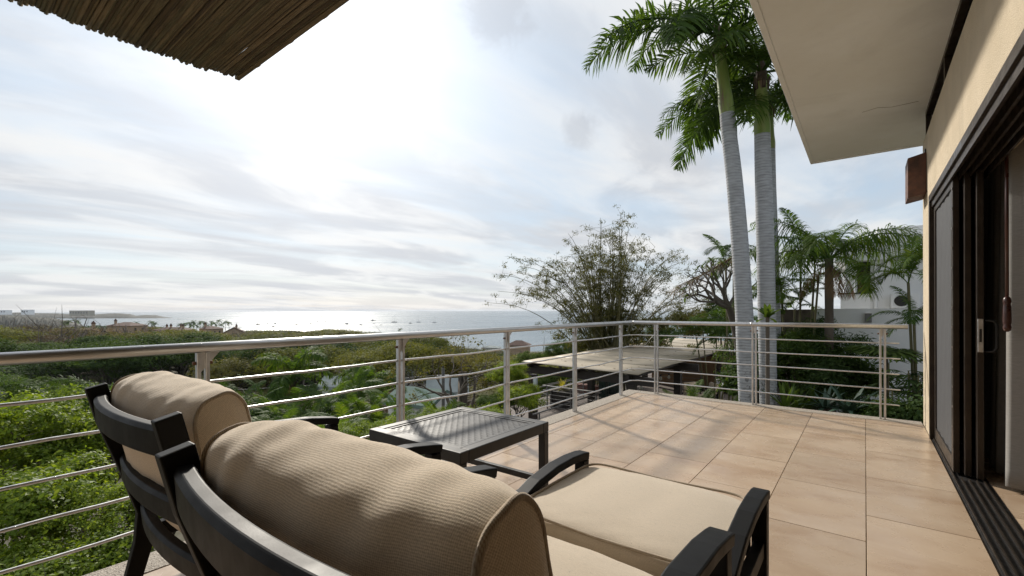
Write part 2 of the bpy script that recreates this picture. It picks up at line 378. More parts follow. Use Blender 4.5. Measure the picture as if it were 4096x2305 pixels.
MB().add([(.338, 6.0, 2.30), (.478, 6.0, 2.33), (.478, 6.34, 2.33), (.338, 6.34, 2.30), (.338, 6.0, 2.70), (.478, 6.0, 2.735), (.478, 6.34, 2.735), (.338, 6.34, 2.70)],
         [(0, 3, 2, 1), (4, 5, 6, 7), (0, 1, 5, 4), (1, 2, 6, 5), (2, 3, 7, 6), (3, 0, 4, 7)]).build('lamp_box', M_lamp, lampb, bevel=.006)
box('mounting_plate', (.470, 6.05, 2.36), (.4795, 6.29, 2.78), M_frame, lampb)
# curtain
def curtain(name, label, x, y0, y1, z0, z1, amp, waves, seed):
    r = random.Random(seed); n, m = 90, 24; V = []; ph = [r.uniform(0, 6.28) for _ in range(4)]
    for i in range(n):
        u = i/(n-1)
        for j in range(m):
            v = j/(m-1); a = amp*(.75+.5*v)
            dx = a*(math.sin(u*waves*6.283+ph[0]+.25*math.sin(v*3+ph[2]))+.35*math.sin(u*waves*2.3*6.283+ph[1]+v))
            V.append((x+dx, y0+(y1-y0)*u+.012*math.sin(v*5+u*7), z1+(z0-z1)*v))
    F = [(i*m+j, i*m+j+1, (i+1)*m+j+1, (i+1)*m+j) for i in range(n-1) for j in range(m-1)]
    o = link(name, mesh_np(name, V, F, True), M_curtain); s_ = o.modifiers.new('thickness', 'SOLIDIFY'); s_.thickness = .003
    return tag(o, label, 'curtain')
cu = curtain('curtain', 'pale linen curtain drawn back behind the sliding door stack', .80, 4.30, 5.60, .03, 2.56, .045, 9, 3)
wd = thing('curtain_wand', 'dark red wooden pull wand hanging in front of the curtain', 'curtain wand', (.725, 4.28, 1.05))
MB().tube([(.725, 4.28, 2.58), (.725, 4.28, 1.28)], .009, 8).build('rod', M_wood, wd, True)
MB().lathe((.725, 4.28, 1.05), [(.006, 0), (.018, .01), (.021, .03), (.017, .045), (.021, .06), (.020, .16), (.016, .18), (.021, .195), (.018, .215), (.008, .23)], 12).build('grip', M_wood, wd, True)
# ------------------------------------------------------------------ balcony railing
rail = thing('balcony_railing', 'brushed steel balcony railing with round handrail and five thin bars', 'railing', (-2.71, 6.38, .003))
XL, YR, ZR = -2.71, 6.38, 1.01
hr = MB().tube([(XL, -2.4, ZR), (XL, 2., ZR), (XL, YR-.03, ZR), (XL, YR-.004, ZR), (XL+.005, YR, ZR), (XL+.03, YR, ZR), (-1., YR, ZR), (.36, YR, ZR)], .0265, 20).build('handrail', M_steel, rail, True)
MB().lathe((0, 0, 0), [(.0268, -.012), (.0272, 0), (.0268, .012)], 20).build('weld_collar', M_steel2, hr, True).matrix_local = Matrix.Translation(Vector((-1.13, YR, ZR))-wloc(hr)) @ Matrix.Rotation(R(90), 4, 'Y')
posts = [(XL, y, 'y') for y in (-1.68, -.40, .88, 2.15, 3.41, 4.70, 5.985)]+[(x, YR, 'x') for x in (-2.35, -1.10, .15)]
for x, y, ax in posts:
    pm = MB()
    for s in (-1, 1):
        c = s*.0195
        if ax == 'y': pm.box((x-.016, y+c-.0095, .004), (x+.016, y+c+.0095, .985))
        else: pm.box((x+c-.0095, y-.016, .004), (x+c+.0095, y+.016, .985))
    po = pm.build('post', M_steel2, rail, bevel=.003)
    bm_ = MB()
    pts = [(-.010, .0, .88), (-.010, .0, .992), (.085, 0, .992)] if ax == 'y' else [(-.012, 0, .90), (-.012, 0, .99), (.012, 0, .99)]
    tri = []
    for s in (-.004, .004):
        for a, _, z in (pts if ax == 'y' else [(-.0098, 0, .9), (-.0098, 0, .992), (.0098, 0, .992), (.0098, 0, .9)]):
            tri.append((x+s, y+a, z) if ax == 'y' else (x+a, y+s, z))
    k = len(tri)//2
    bm_.add(tri, [tuple(range(k))[::-1], tuple(range(k, 2*k))]+[(i, (i+1) % k, k+(i+1) % k, k+i) for i in range(k)]).build('bracket', M_steel2, po)
    for s in (-1, 1):
        b0 = (x+.0 if ax == 'y' else x+s*.03, y+s*.03 if ax == 'y' else y, .93)
        b1 = (x if ax == 'y' else x+s*.044, y+s*.044 if ax == 'y' else y, .93)
        MB().tube([b0, b1], .009, 8).build('bolt', M_rust, po, True)
for i in range(5):
    z = .166*(i+1); r = random.Random(40+i); pts = []
    for q in np.arange(-2.4, YR-.14, .16):
        sag = -.006*math.sin((q+.4)/1.28*math.pi)**2*r.uniform(.3, 1.3)
        bend = -.018*math.exp(-((q-2.95)/.32)**2)*(1 if i in (2, 3) else .3)
        pts.append((XL+.001*r.uniform(-1, 1), q, z+sag+bend))
    pts += [(XL, YR-.09, z), (XL+.09, YR, z)]
    for q in np.arange(-2.4, .26+.012*(i % 2), .2): pts.append((q, YR, z+r.uniform(-.0015, .0015)))
    pts.append((.29+.008*(i % 2), YR, z))
    MB().tube(pts, .0078, 8).build('bar', M_steel2, rail, True)
# ------------------------------------------------------------------ cane awning
aw = thing('cane_awning', 'weathered brown cane awning overhanging the near end of the balcony', 'awning', (-1.4, -.6, 2.6))
rng = random.Random(11); y = -2.3; CANES = []
for v in range(6):
    r = random.Random(90+v); L = 3.5; pts = []; rad = []
    for i in range(22):
        u = i/21; pts.append((u*L, .0018*math.sin(u*5+v*1.7)+.0008*math.sin(u*17+v), .002*math.cos(u*4+v))); rad.append(.0100*(1-.15*u)*(1.12 if i % 3 == 0 else 1))
    m_ = MB().tube(pts, rad, 7).mesh('cane', True); m_.materials.append(M_cane); CANES.append(m_)
while y < 1.127:
    s = rng.uniform(.72, 1.18) if y < .75 else rng.uniform(.55, .85)
    y += .0165*s*1.0
    o = link('cane', CANES[rng.randrange(6)], None, aw); o.location = Vector((-2.985+rng.uniform(-.018, .022)+(0 if rng.random() > .06 else .05), y, 2.582+rng.uniform(-.003, .003)))-wloc(aw)
    if y > 1.0: o.location.x += .045-(1.13-y)*.2
    o.scale = (1, s, s); o.rotation_euler = (rng.uniform(0, 6), 0, rng.uniform(-.003, .003)); y += 0
for k in range(97):
    o = link('cane', CANES[k % 6], None, aw); o.location = Vector((-2.95+.02*((k*7) % 5), -2.28+k*.0357, 2.606))-wloc(aw); o.scale = (1, 1.9, 1.1)
ply = MB().sweep([(-2.95, 1.140, 2.584), (.42, 1.145, 2.584)], [(-.012, -.012), (.012, -.012), (.012, .010), (-.012, .010)]).build('edge_batten', M_cane, aw)
for a, b in ((-2.80, -2.68), (-2.42, -2.30), (-2.10, -1.96)):
    k = [(a, 1.154, 2.594)]+[(a+(b-a)*t, 1.158+.020*math.sin(t*math.pi)**.6, 2.598) for t in np.linspace(.05, .95, 9)]+[(b, 1.154, 2.594)]
    V = k+[(p[0], p[1], p[2]+.006) for p in k]; n_ = len(k)
    MB().add(V, [tuple(range(n_))[::-1], tuple(range(n_, 2*n_))]+[(i, (i+1) % n_, n_+(i+1) % n_, n_+i) for i in range(n_)]).build('torn_matting', M_cane, aw)
for yy in (-1.9, -.55, .62): MB().beam((-2.3, yy, 2.752), (.48, yy, 2.752), .06, .13).build('rafter', M_wood, aw)
MB().beam((-.2, -2.62, 2.652), (-.2, 1.12, 2.652), .05, .08).build('purlin', M_wood, aw); MB().beam((-2.2, -2.62, 2.652), (-2.2, .95, 2.652), .05, .08).build('purlin', M_wood, aw)
# ------------------------------------------------------------------ garden furniture
def wrinkle(p, seed=0):
    x, y, z = p; s = seed*1.7
    return (math.sin(x*21+z*9+s)+math.sin(y*17-z*23+1.3*s)+.6*math.sin(x*43-y*29+z*31+s))/2.6
def cushion(L, T, H, rnd, puff, wr, seed, nx=44, nt=56, xf=None, mat_=None, name='cushion', parent=None, endpuff=.03, sag=0., piping=True, pleat=0.):
    """soft box: length L along x, thickness T along y, height H along z (z from 0); ring profile x cross sections"""
    prof = []
    hh, tt = H/2, T/2
    for j in range(nt):
        q = 2*math.pi*j/nt; c, s_ = math.cos(q), math.sin(q)
        e = 2/rnd; prof.append((math.copysign(abs(c)**e, c), math.copysign(abs(s_)**e, s_)))
    def shape(u, a, b, k=1.):
        px = (u-.5)*L
        edge = 1-abs(2*u-1)**6*.10
        pf = 1+puff*(1-abs(2*u-1)**2.6)*(1-.25*abs(b))
        y_ = a*tt*pf*edge*k; z_ = hh+b*hh*(1-.13*abs(2*u-1)**5)*k
        z_ -= sag*(1-(2*u-1)**2)*max(0, b)
        w_ = wrinkle((px*1.1, y_*3, z_*1.6), seed)*wr
        # gathers running down from the top seam
        w_ += pleat*math.exp(-((u-.22)/.13)**2)*math.sin(px*60+z_*14+seed)*max(0, b)+pleat*.8*math.exp(-((u-.8)/.13)**2)*math.sin(px*52-z_*18)*max(0, b)
        n_ = math.hypot(a, b)+1e-6
        p = (px, y_+a/n_*w_, z_+b/n_*w_*.7)
        return xf(p) if xf else p
    V = []; UV = []; F = []; ring = 0; acc = [0]
    for j in range(nt): acc.append(acc[-1]+math.hypot((prof[(j+1) % nt][0]-prof[j][0])*tt, (prof[(j+1) % nt][1]-prof[j][1])*hh))
    for i in range(nx):
        u = i/(nx-1)
        for j in range(nt+1):
            a, b = prof[j % nt]; V.append(shape(u, a, b)); UV.append((u*L, acc[j]))
    F = [(i*(nt+1)+j, i*(nt+1)+j+1, (i+1)*(nt+1)+j+1, (i+1)*(nt+1)+j) for i in range(nx-1) for j in range(nt)]
    for e in (0, 1):                     # soft end panels
        base = len(V); rings = 7
        for r_ in range(rings):
            k = 1-r_/(rings-1)
            for j in range(nt+1):
                a, b = prof[j % nt]; kk = max(k, .001)
                p0 = shape(float(e), a*kk, b*kk) if not xf else None
                px = (e-.5)*L+(1 if e else -1)*(endpuff*(1-k**2.6)); edge = .90
                q = (px, a*tt*edge*kk, hh+b*hh*.87*kk)
                if r_ == 0: V.append(shape(float(e), a, b))
                else: V.append(xf(q) if xf else q)
                UV.append((3+q[1]*.8+q[2]*.6, 2+q[2]*.8-q[1]*.6))
        for r_ in range(rings-1):
            for j in range(nt):
                f = (base+r_*(nt+1)+j, base+r_*(nt+1)+j+1, base+(r_+1)*(nt+1)+j+1, base+(r_+1)*(nt+1)+j)
                F.append(f[::-1] if e else f)
    o = link(name, mesh_np(name, V, F, True, UV), mat_, parent, False)
    if piping:
        for e in (0, 1):
            u = .004+e*.992; pts = [shape(u, a*1.012, b*1.006) for a, b in prof]; pts.append(pts[0]); pts.append(pts[1])
            MB().tube(pts, .0062, 6, False).build('piping', M_pipe, o, True, world=False)
    return o
def rect(w, h): return [(-w/2, -h/2), (w/2, -h/2), (w/2, h/2), (-w/2, h/2)]
def armchair(label, loc, rough_back=True):
    t = thing('armchair', label, 'armchair')
    W2 = .4225
    for s in (-1, 1):
        x = s*(W2-.022)
        MB().sweep([(x, -.385, .925), (x, -.355, .80), (x, -.295, .62), (x, -.235, .42), (x, -.245, .30), (x, -.32, .0)], rect(.036, .062), up=(0, 1, 0), scale=[1, 1, 1, 1.05, 1, .8]).build('stile', M_chair, t, bevel=.004, world=False)
        a = MB().sweep([(s*(W2-.03), yy, zz) for yy, zz in ((-.30, .575), (-.15, .615), (.05, .646), (.25, .652), (.42, .640), (.53, .622), (.575, .612))], rect(.064, .034)).build('arm', M_chair, t, bevel=.005, world=False)
        MB().sweep([(s*(W2-.03), .548, .596), (s*(W2-.03), .552, .30), (s*(W2-.03), .525, .0)], rect(.05, .05), up=(0, 1, 0), scale=[1, 1, .8]).build('leg', M_chair, t, bevel=.004, world=False)
        MB().sweep([(s*(W2-.03), -.235, .33), (s*(W2-.03), .53, .345)], rect(.035, .06)).build('side_rail', M_chair, t, bevel=.003, world=False)
    for z, yb, h in ((.852, -.372, .082), (.625, -.300, .072), (.425, -.240, .072)):
        pts = [(xx, yb-.040*(1-(xx/.385)**2), z) for xx in np.linspace(-.385, .385, 17)]
        MB().sweep(pts, [(-.014, -h/2), (.014, -h/2), (.020, h/2-.012), (.012, h/2), (-.012, h/2), (-.020, h/2-.012)]).build('back_slat', M_chair, t, bevel=.003, world=False)
    MB().sweep([(-.385, .53, .345), (.385, .53, .345)], rect(.04, .065)).build('front_rail', M_chair, t, bevel=.004, world=False)
    for yy in (-.1, .1, .3): MB().sweep([(-.375, yy, .345), (.375, yy, .345)], rect(.05, .02)).build('seat_slat', M_chair, t, world=False)
    sc = cushion(.70, .72, .135, 5.5, .03, .004, 3, 30, 60, lambda p: (p[0], p[1]+.165, p[2]+.357+.02*math.cos(p[0]*3)*math.cos(p[1]*3)), M_seat, 'seat_cushion', t, .012)
    def lean(p):
        x, y, z = p; k = z/.58; b = .03*math.sin(x*5+1)
        return (x*(1-.02*k)-.026, y*(1.0-.05*k**2)+.085*(x-.33)*k-.175-k*.085+.012*math.sin(k*3.1), .452+z*.985+.012*math.sin(x*8+2)*k+y*.55*k**3)
    bc = cushion(.725, .165, .545, 3.3, .55, .0045, 7, 70, 72, lean, M_cush, 'back_cushion', t, .022, sag=.045, pleat=.0035)
    t.location = loc
    return t
ch1 = armchair('nearest armchair with beige woven back cushion and black frame, behind the ottoman', (-.6875, .69, 0))
ch2 = copy_tree(ch1); ch2.location = (-1.84, .77, 0); ch2['label'] = 'black-framed armchair with beige cushions next to the railing, left of the nearest one'
for c in (ch1, ch2): c['group'] = 'armchairs on the balcony'
ot = thing('ottoman', 'low ottoman with beige seat cushion and black curved side arms', 'ottoman', (-.677, 1.6, 0))
for s in (-1, 1):
    x = -.677+s*.371
    MB().sweep([(x, yy, zz) for yy, zz in ((1.285, .425), (1.36, .462), (1.5, .507), (1.64, .527), (1.76, .530), (1.86, .524), (1.905, .516))], rect(.058, .034)).build('arm', M_chair, ot, bevel=.005)
    MB().sweep([(x, 1.882, .50), (x, 1.878, .25), (x, 1.86, 0)], rect(.05, .05), up=(0, 1, 0)).build('leg', M_chair, ot, bevel=.004)
    MB().sweep([(x, 1.296, .41), (x, 1.30, .22), (x, 1.31, 0)], rect(.05, .046), up=(0, 1, 0)).build('leg', M_chair, ot, bevel=.004)
    MB().sweep([(x, 1.325, .33), (x, 1.85, .33)], rect(.035, .055)).build('side_rail', M_chair, ot, bevel=.003)
for yy in (1.335, 1.845): MB().sweep([(-1.02, yy, .33), (-.334, yy, .33)], rect(.035, .055)).build('cross_rail', M_chair, ot, bevel=.003)
def oc(p): return (p[0]-.677, p[1]+1.612, p[2]+.358+.018*math.cos(p[0]*3.4)*math.cos((p[1])*3.6))
oc_ = cushion(.672, .63, .125, 6.5, .012, .0028, 1, 36, 72, oc, M_seat, 'seat_cushion', None, .010, piping=False)
oc_.parent = ot; oc_.location = -wloc(ot)
for zz, k in ((.118, 1.0), (.010, 1.0)):
    loop = []
    for q in np.linspace(0, 2*math.pi, 97):
        c, s_ = math.cos(q), math.sin(q); e = .22
        px, py = math.copysign(abs(c)**e, c)*.334, math.copysign(abs(s_)**e, s_)*.311
        loop.append(oc((px, py, zz-.006*math.cos(px*9)*(zz > .1)-.001)))
    pp = MB().tube(loop, .0052, 6, False).build('piping', M_pipe, oc_, True)
    pp.location = (0, 0, 0)
# side table
tb = thing('side_table', 'square black metal side table with woven top beside the railing', 'table', (-1.995, 2.055, 0))
x0, x1, y0, y1, zt = -2.38, -1.61, 1.65, 2.46, .48
fr = MB()
fw = .062
for a, b in (((x0, y0, zt-.062), (x1, y0+fw, zt)), ((x0, y1-fw, zt-.062), (x1, y1, zt)), ((x0, y0+fw+.0005, zt-.062), (x0+fw, y1-fw-.0005, zt)), ((x1-fw, y0+fw+.0005, zt-.062), (x1, y1-fw-.0005, zt))):
    box('top_frame', a, b, M_table, tb, .005)
for a, b in (((x0+.066, y0+.066, zt-.012), (x1-.066, y0+.09, zt-.003)), ((x0+.066, y1-.09, zt-.012), (x1-.066, y1-.066, zt-.003)), ((x0+.066, y0+.091, zt-.012), (x0+.09, y1-.091, zt-.003)), ((x1-.09, y0+.091, zt-.012), (x1-.066, y1-.091, zt-.003))):
    box('inner_border', a, b, M_table, tb, .003)
box('tray', (x0+.06, y0+.06, zt-.04), (x1-.06, y1-.06, zt-.022), M_table, tb)
NS = 24; ax0, ax1, ay0, ay1 = x0+.093, x1-.093, y0+.093, y1-.093
for d_ in (0, 1):
    for i in range(NS):
        c = (i+.5)/NS; pts = []
        for j in range(NS*2+1):
            u = j/(NS*2); w_ = .0012*math.cos(math.pi*(u*NS-.5+.0)+math.pi*(i+d_))
            pts.append((ax0+(ax1-ax0)*u, ay0+(ay1-ay0)*c, zt-.009+w_) if d_ == 0 else (ax0+(ax1-ax0)*c, ay0+(ay1-ay0)*u, zt-.009+w_))
        wd_ = ((ay1-ay0) if d_ == 0 else (ax1-ax0))/NS*.95
        MB().sweep(pts, rect(wd_, .0022)).build('woven_strip', M_table, tb)
for x in (x0+.025, x1-.025):
    for y in (y0+.025, y1-.025): MB().sweep([(x, y, 0), (x, y, zt-.0625)], rect(.048, .048), up=(0, 1, 0)).build('leg', M_table, tb, bevel=.004)
for y in (y0+.025, y1-.025): MB().sweep([(x0+.05, y, .105), (x1-.05, y, .105)], rect(.03, .04)).build('stretcher', M_table, tb, bevel=.003)
for x in (x0+.025, x1-.025): MB().sweep([(x, y0+.05, .105), (x, y1-.05, .105)], rect(.03, .04)).build('stretcher', M_table, tb, bevel=.003)
# ------------------------------------------------------------------ land and sea
SEA = -28.8
def sm(a, b, v):
    t = np.clip((np.asarray(v, float)-a)/(b-a), 0, 1); return t*t*(3-2*t)
_PR = [0, 6, 14, 25, 60, 150, 300, 430, 500, 620, 900]; _PZ = [-5., -6.2, -8., -10.5, -13.5, -15., -18.5, -24.5, -28.3, -33, -40]
def G(x, y):
    x = np.asarray(x, float); y = np.asarray(y, float); r = np.hypot(x, y)
    az_ = np.degrees(np.arctan2(x, y)); pr = np.interp(r*(1+.55*sm(-51, -45, az_)*sm(30, 0, az_)), _PR, _PZ)+.5*np.sin(x*.11+1)*np.cos(y*.09)*sm(10, 40, r)
    w = sm(-14.5, -11.6, x)*sm(3.6, 6.2, y)*sm(46, 37, y)
    w = np.maximum(w, sm(-4.6, -2.9, x)*sm(7., 6., y))
    return pr*(1-w)+(-3.35)*w
M_soil = mat('leaf_litter_soil', (.07, .055, .032), (.045, .05, .022), .95, scale=.35, bump=.6, bscale=3)
rr = np.concatenate([np.linspace(.5, 60, 70), np.geomspace(62, 900, 60)]); na = 220
aa = np.linspace(0, 2*math.pi, na, endpoint=False)
X = rr[:, None]*np.sin(aa)[None]; Y = rr[:, None]*np.cos(aa)[None]; Z = G(X, Y)
V = np.stack([X, Y, Z], -1).reshape(-1, 3); i, j = np.meshgrid(np.arange(len(rr)-1), np.arange(na), indexing='ij'); i = i.ravel(); j = j.ravel(); j2 = (j+1) % na
kind(link('hillside', mesh_np('hillside', V, np.stack([i*na+j, (i+1)*na+j, (i+1)*na+j2, i*na+j2], 1), True), M_soil), 'structure')
def sea_mat():
    m, n, p = principled('sea_water'); g = n.new('ShaderNodeNewGeometry').outputs['Position']
    n.set(p, 'Base Color', (.06, .10, .125)); n.set(p, 'IOR', 1.33); n.set(p, 'Specular IOR Level', .5)
    mp = n.new('ShaderNodeMapping'); n.set(mp, 'Vector', g); n.set(mp, 'Rotation', (0, 0, R(38))); n.set(mp, 'Scale', (1, .45, 1))
    n.set(p, 'Roughness', n.maprange(n.noise(mp, .006, 4), .3, .7, .20, .30))
    h = n.math('ADD', n.math('MULTIPLY', n.noise(mp, .045, 5, .6), 1.), n.math('MULTIPLY', n.noise(mp, .35, 4, .6), .28))
    b = n.new('ShaderNodeBump', Strength=1., Distance=2.2); n.set(b, 'Height', h); n.set(p, 'Normal', b); return m
M_sea = sea_mat()
nr = np.concatenate([[5.], np.geomspace(300, 14000, 30)]); na = 96; aa = np.linspace(0, 2*math.pi, na, endpoint=False)
V = np.stack([nr[:, None]*np.sin(aa), nr[:, None]*np.cos(aa), np.full((len(nr), na), SEA)], -1).reshape(-1, 3)
i, j = np.meshgrid(np.arange(len(nr)-1), np.arange(na), indexing='ij'); i = i.ravel(); j = j.ravel(); j2 = (j+1) % na
kind(link('sea', mesh_np('sea', V, np.stack([i*na+j, (i+1)*na+j, (i+1)*na+j2, i*na+j2], 1)), M_sea), 'structure')
# headland across the bay, cut into a wooded profile
M_head = mat('headland_scrub', (.020, .024, .016), (.042, .040, .026), .95, scale=.05, detail=8)
def headland(name, tops, t0, depth, base_row, seed):
    r = np.random.default_rng(seed); cols = np.array([q[0] for q in tops], float); tr_ = np.array([q[1] for q in tops], float)
    nx, ny = 190, 26; V = []
    xs_ = np.linspace(cols[0], cols[-1], nx); ph = r.uniform(0, 6.28, 12)
    for i in range(nx):
        nxp = xs_[i]; t = t0
        top = EYE[2]+(ray(nxp, np.interp(nxp, cols, tr_))[2])*t0
        d = ray(nxp, PY); d = d/np.linalg.norm(d[:2])
        s0 = t0*np.linalg.norm(ray(nxp, PY)[:2])
        for j in range(ny):
            v = j/(ny-1); prof = math.sin(min(1, v*1.9)*math.pi/2)**.8 if v < .55 else math.cos((v-.55)/.45*math.pi/2)**.7
            h = (top-SEA+1)*prof; h *= 1-.22*r.random()**2
            V.append((d[0]*(s0+v*depth), d[1]*(s0+v*depth), SEA-1+h))
    F = [(i*ny+j, (i+1)*ny+j, (i+1)*ny+j+1, i*ny+j+1) for i in range(nx-1) for j in range(ny-1)]
    return kind(link(name, mesh_np(name, V, F), M_head), 'structure')
headland('headland', [(-260, 1246), (0, 1251), (90, 1250), (150, 1253), (230, 1254), (280, 1257), (350, 1256), (380, 1258), (440, 1254), (470, 1253), (495, 1255), (520, 1257), (545, 1264), (580, 1261), (625, 1262), (660, 1270), (690, 1273), (702, 1277)], 1850, 260, 1280, 3)
headland('near_ridge', [(-420, 1258), (-150, 1256), (0, 1262), (120, 1268), (210, 1274), (260, 1283), (300, 1292), (325, 1304), (340, 1312)], 820, 160, 1300, 5)
M_rock = mat('wet_rock', (.03, .028, .026), (.05, .045, .04), .7, scale=.2)
def rocks(name, label, pts, r0):
    o = thing(name, label, 'rocks', [*PZ(pts[0][0], pts[0][1], SEA)])
    for k, (x, y, s) in enumerate(pts):
        c = PZ(x, y, SEA); r = random.Random(k+int(x)); V = []; n = 9
        prof = [(1, -.4), (.9, .25), (.6, .6), (.25, .9)]
        for pr_, pz in prof:
            for q in range(n): a = 2*math.pi*q/n; V.append((c[0]+s*pr_*math.cos(a)*r.uniform(.75, 1.3)*1.5, c[1]+s*pr_*math.sin(a)*r.uniform(.75, 1.3), SEA+pz*s*.5*r.uniform(.7, 1.2)))
        F = [(i*n+j, i*n+(j+1) % n, (i+1)*n+(j+1) % n, (i+1)*n+j) for i in range(3) for j in range(n)]+[tuple(range(3*n, 4*n))]
        MB().add(V, F).build('rock', M_rock, o)
rocks('rock_reef', 'dark rock islet and low reef lying out beyond the boats', [(1284, 1270, 9), (1272, 1270, 5), (1296, 1270, 6), (1205, 1270.5, 4), (1215, 1270.5, 3), (1335, 1269.5, 3), (1350, 1269.5, 4), (1368, 1270, 3), (1390, 1270.5, 3), (1410, 1270.5, 2)], 5)
rocks('rock_spit', 'line of small rocks off the tip of the headland', [(712, 1277, 3), (722, 1277.5, 2.5), (735, 1277.5, 2)], 5)
# ------------------------------------------------------------------ boats in the bay
M_hull = mat('white_gelcoat', (.62, .63, .64), (.5, .52, .54), .35, scale=.3); M_hulld = mat('dark_hull', (.05, .06, .08), (.03, .04, .05), .4, scale=.3)
M_mast = mat('mast_alloy', (.22, .22, .22), None, .5)
M_cab = mat('tinted_cabin', (.10, .11, .12), (.2, .2, .2), .3, scale=.5)
def hull_mesh(L, B, H):
    V = []; n = 9
    for i in range(n):
        u = i/(n-1); w = B/2*(1-max(0, (u-.45)/.55)**2.2)*(.86+.14*min(1, u*4)); sh = H*(1+.35*u*u)
        x = (u-.5)*L
        V += [(x, -w, sh), (x, -w*.75, -.3), (x, w*.75, -.3), (x, w, sh)]
    F = [(i*4+j, i*4+j+1, (i+1)*4+j+1, (i+1)*4+j) for i in range(n-1) for j in range(3)]+[(i*4+3, i*4, (i+1)*4, (i+1)*4+3) for i in range(n-1)]+[(3, 2, 1, 0)]
    return V, F
def boat(x, y, L, typ, label, group, yaw, dark=False):
    c = PZ(x, y, SEA); nm = {'s': 'sailboat', 'm': 'motorboat', 'd': 'dinghy'}[typ]
    t = thing(nm, label, 'sailboat' if typ == 's' else 'boat', (0, 0, 0), group)
    H = L*.10; B = L*.3
    MB().add(*hull_mesh(L, B, H)).build('hull', M_hulld if dark else M_hull, t, world=False)
    if typ == 'd': MB().box((-L*.1, -B*.3, H*.7), (L*.12, B*.3, H*1.15)).build('cabin', M_cab, t, world=False)
    if typ == 'm':
        MB().add([(-L*.28, -B*.36, H), (L*.2, -B*.34, H), (L*.2, B*.34, H), (-L*.28, B*.36, H), (-L*.24, -B*.32, H+L*.13), (L*.06, -B*.3, H+L*.13), (L*.06, B*.3, H+L*.13), (-L*.24, B*.32, H+L*.13)],
                 [(0, 3, 2, 1), (4, 5, 6, 7), (0, 1, 5, 4), (1, 2, 6, 5), (2, 3, 7, 6), (3, 0, 4, 7)]).build('cabin', M_cab, t, world=False)
        MB().box((-L*.2, -B*.28, H+L*.24), (L*.02, B*.28, H+L*.265)).box((-L*.19, -B*.25, H+L*.13), (-L*.17, -B*.22, H+L*.24)).box((-.0, B*.22, H+L*.13), (.02*L, B*.25, H+L*.24)).build('flybridge', M_hull, t, world=False)
    if typ == 's':
        MB().box((-L*.22, -B*.25, H), (L*.12, B*.25, H+L*.055)).build('cabin', M_hull, t, world=False)
        MB().tube([(L*.06, 0, H), (L*.06, 0, H+L*1.25)], [.16, .11], 6).build('mast', M_mast, t, world=False)
        MB().tube([(L*.05, 0, H+L*.13), (-L*.34, 0, H+L*.12)], .2, 6).build('boom', M_mast, t, world=False)
        MB().tube([(L*.49, 0, H*1.3), (L*.06, 0, H+L*1.2)], .05, 4).build('forestay', M_mast, t, world=False)
    t.location = Vector(c); t.rotation_euler = (0, 0, yaw); return t
def b1(x, y): return 700+x*.3106, 1220+y*.3106
def b2(x, y): return 1400+x*.3106, 1220+y*.3106
rng = random.Random(2)
for (p, L, lb) in ((b1(1837, 219), 12, 'sailboat moored just in front of the dark rock islet'), (b1(2137, 197), 12, 'sailboat moored right of the dark rock islet'),
                   (b2(570, 226), 14, 'two-masted sailboat with the tallest masts in the bay'), (b2(883, 226), 12, 'single-masted sailboat second from the right of the fleet'), (b2(1087, 231), 11, 'rightmost sailboat, beside the thin leafy tree top')):
    b = boat(*p, L, 's', lb, 'boats moored in the bay', YAW+rng.choice((.25, -.2, 2.9, .5)), dark='tallest' in lb)
    if 'tallest' in lb: MB().tube([(-L*.25, 0, 1.4), (-L*.25, 0, 1.4+L*.95)], [.14, .1], 6).build('mast', M_mast, b, world=False)
MB_ = [(b1(1065, 256), 11), (b1(1193, 240), 8), (b1(1295, 250), 11), (b1(1502, 222), 9), (b1(1570, 256), 9), (b1(1722, 251), 7), (b1(1752, 244), 8), (b1(1937, 225), 11), (b1(2207, 251), 13), (b1(2392, 263), 8), (b1(2545, 208), 13), (b1(1490, 240), 7), (b1(1265, 280), 9), (b2(140, 262), 8), (b2(780, 239), 8), (b2(297, 207), 14)]
for k, (p, L) in enumerate(MB_): boat(*p, L, 'm', 'white motorboat with a cabin moored in the bay', 'motorboats in the bay', YAW+rng.choice((.1, -.3, 3.0, 1.2, .6)), rng.random() < .4)
DB_ = [b1(1233, 218), b1(1350, 264), b1(1410, 230), b1(1430, 232), b1(1541, 233), b1(1548, 269), b1(1592, 265), b1(1482, 253), b1(1692, 232), b1(1775, 233), b1(1829, 237), b1(1975, 198), b1(2071, 216), b1(2120, 241), b1(2200, 213), b1(2303, 237), b1(2342, 229), b1(2425, 199), b2(50, 237), b2(88, 229), b2(170, 198), b2(310, 242), b2(400, 260)]
for p in DB_: boat(*p, rng.uniform(4, 6.5), 'd', 'tiny open skiff on a mooring in the bay', 'small skiffs in the bay', rng.uniform(0, 6), rng.random() < .6)
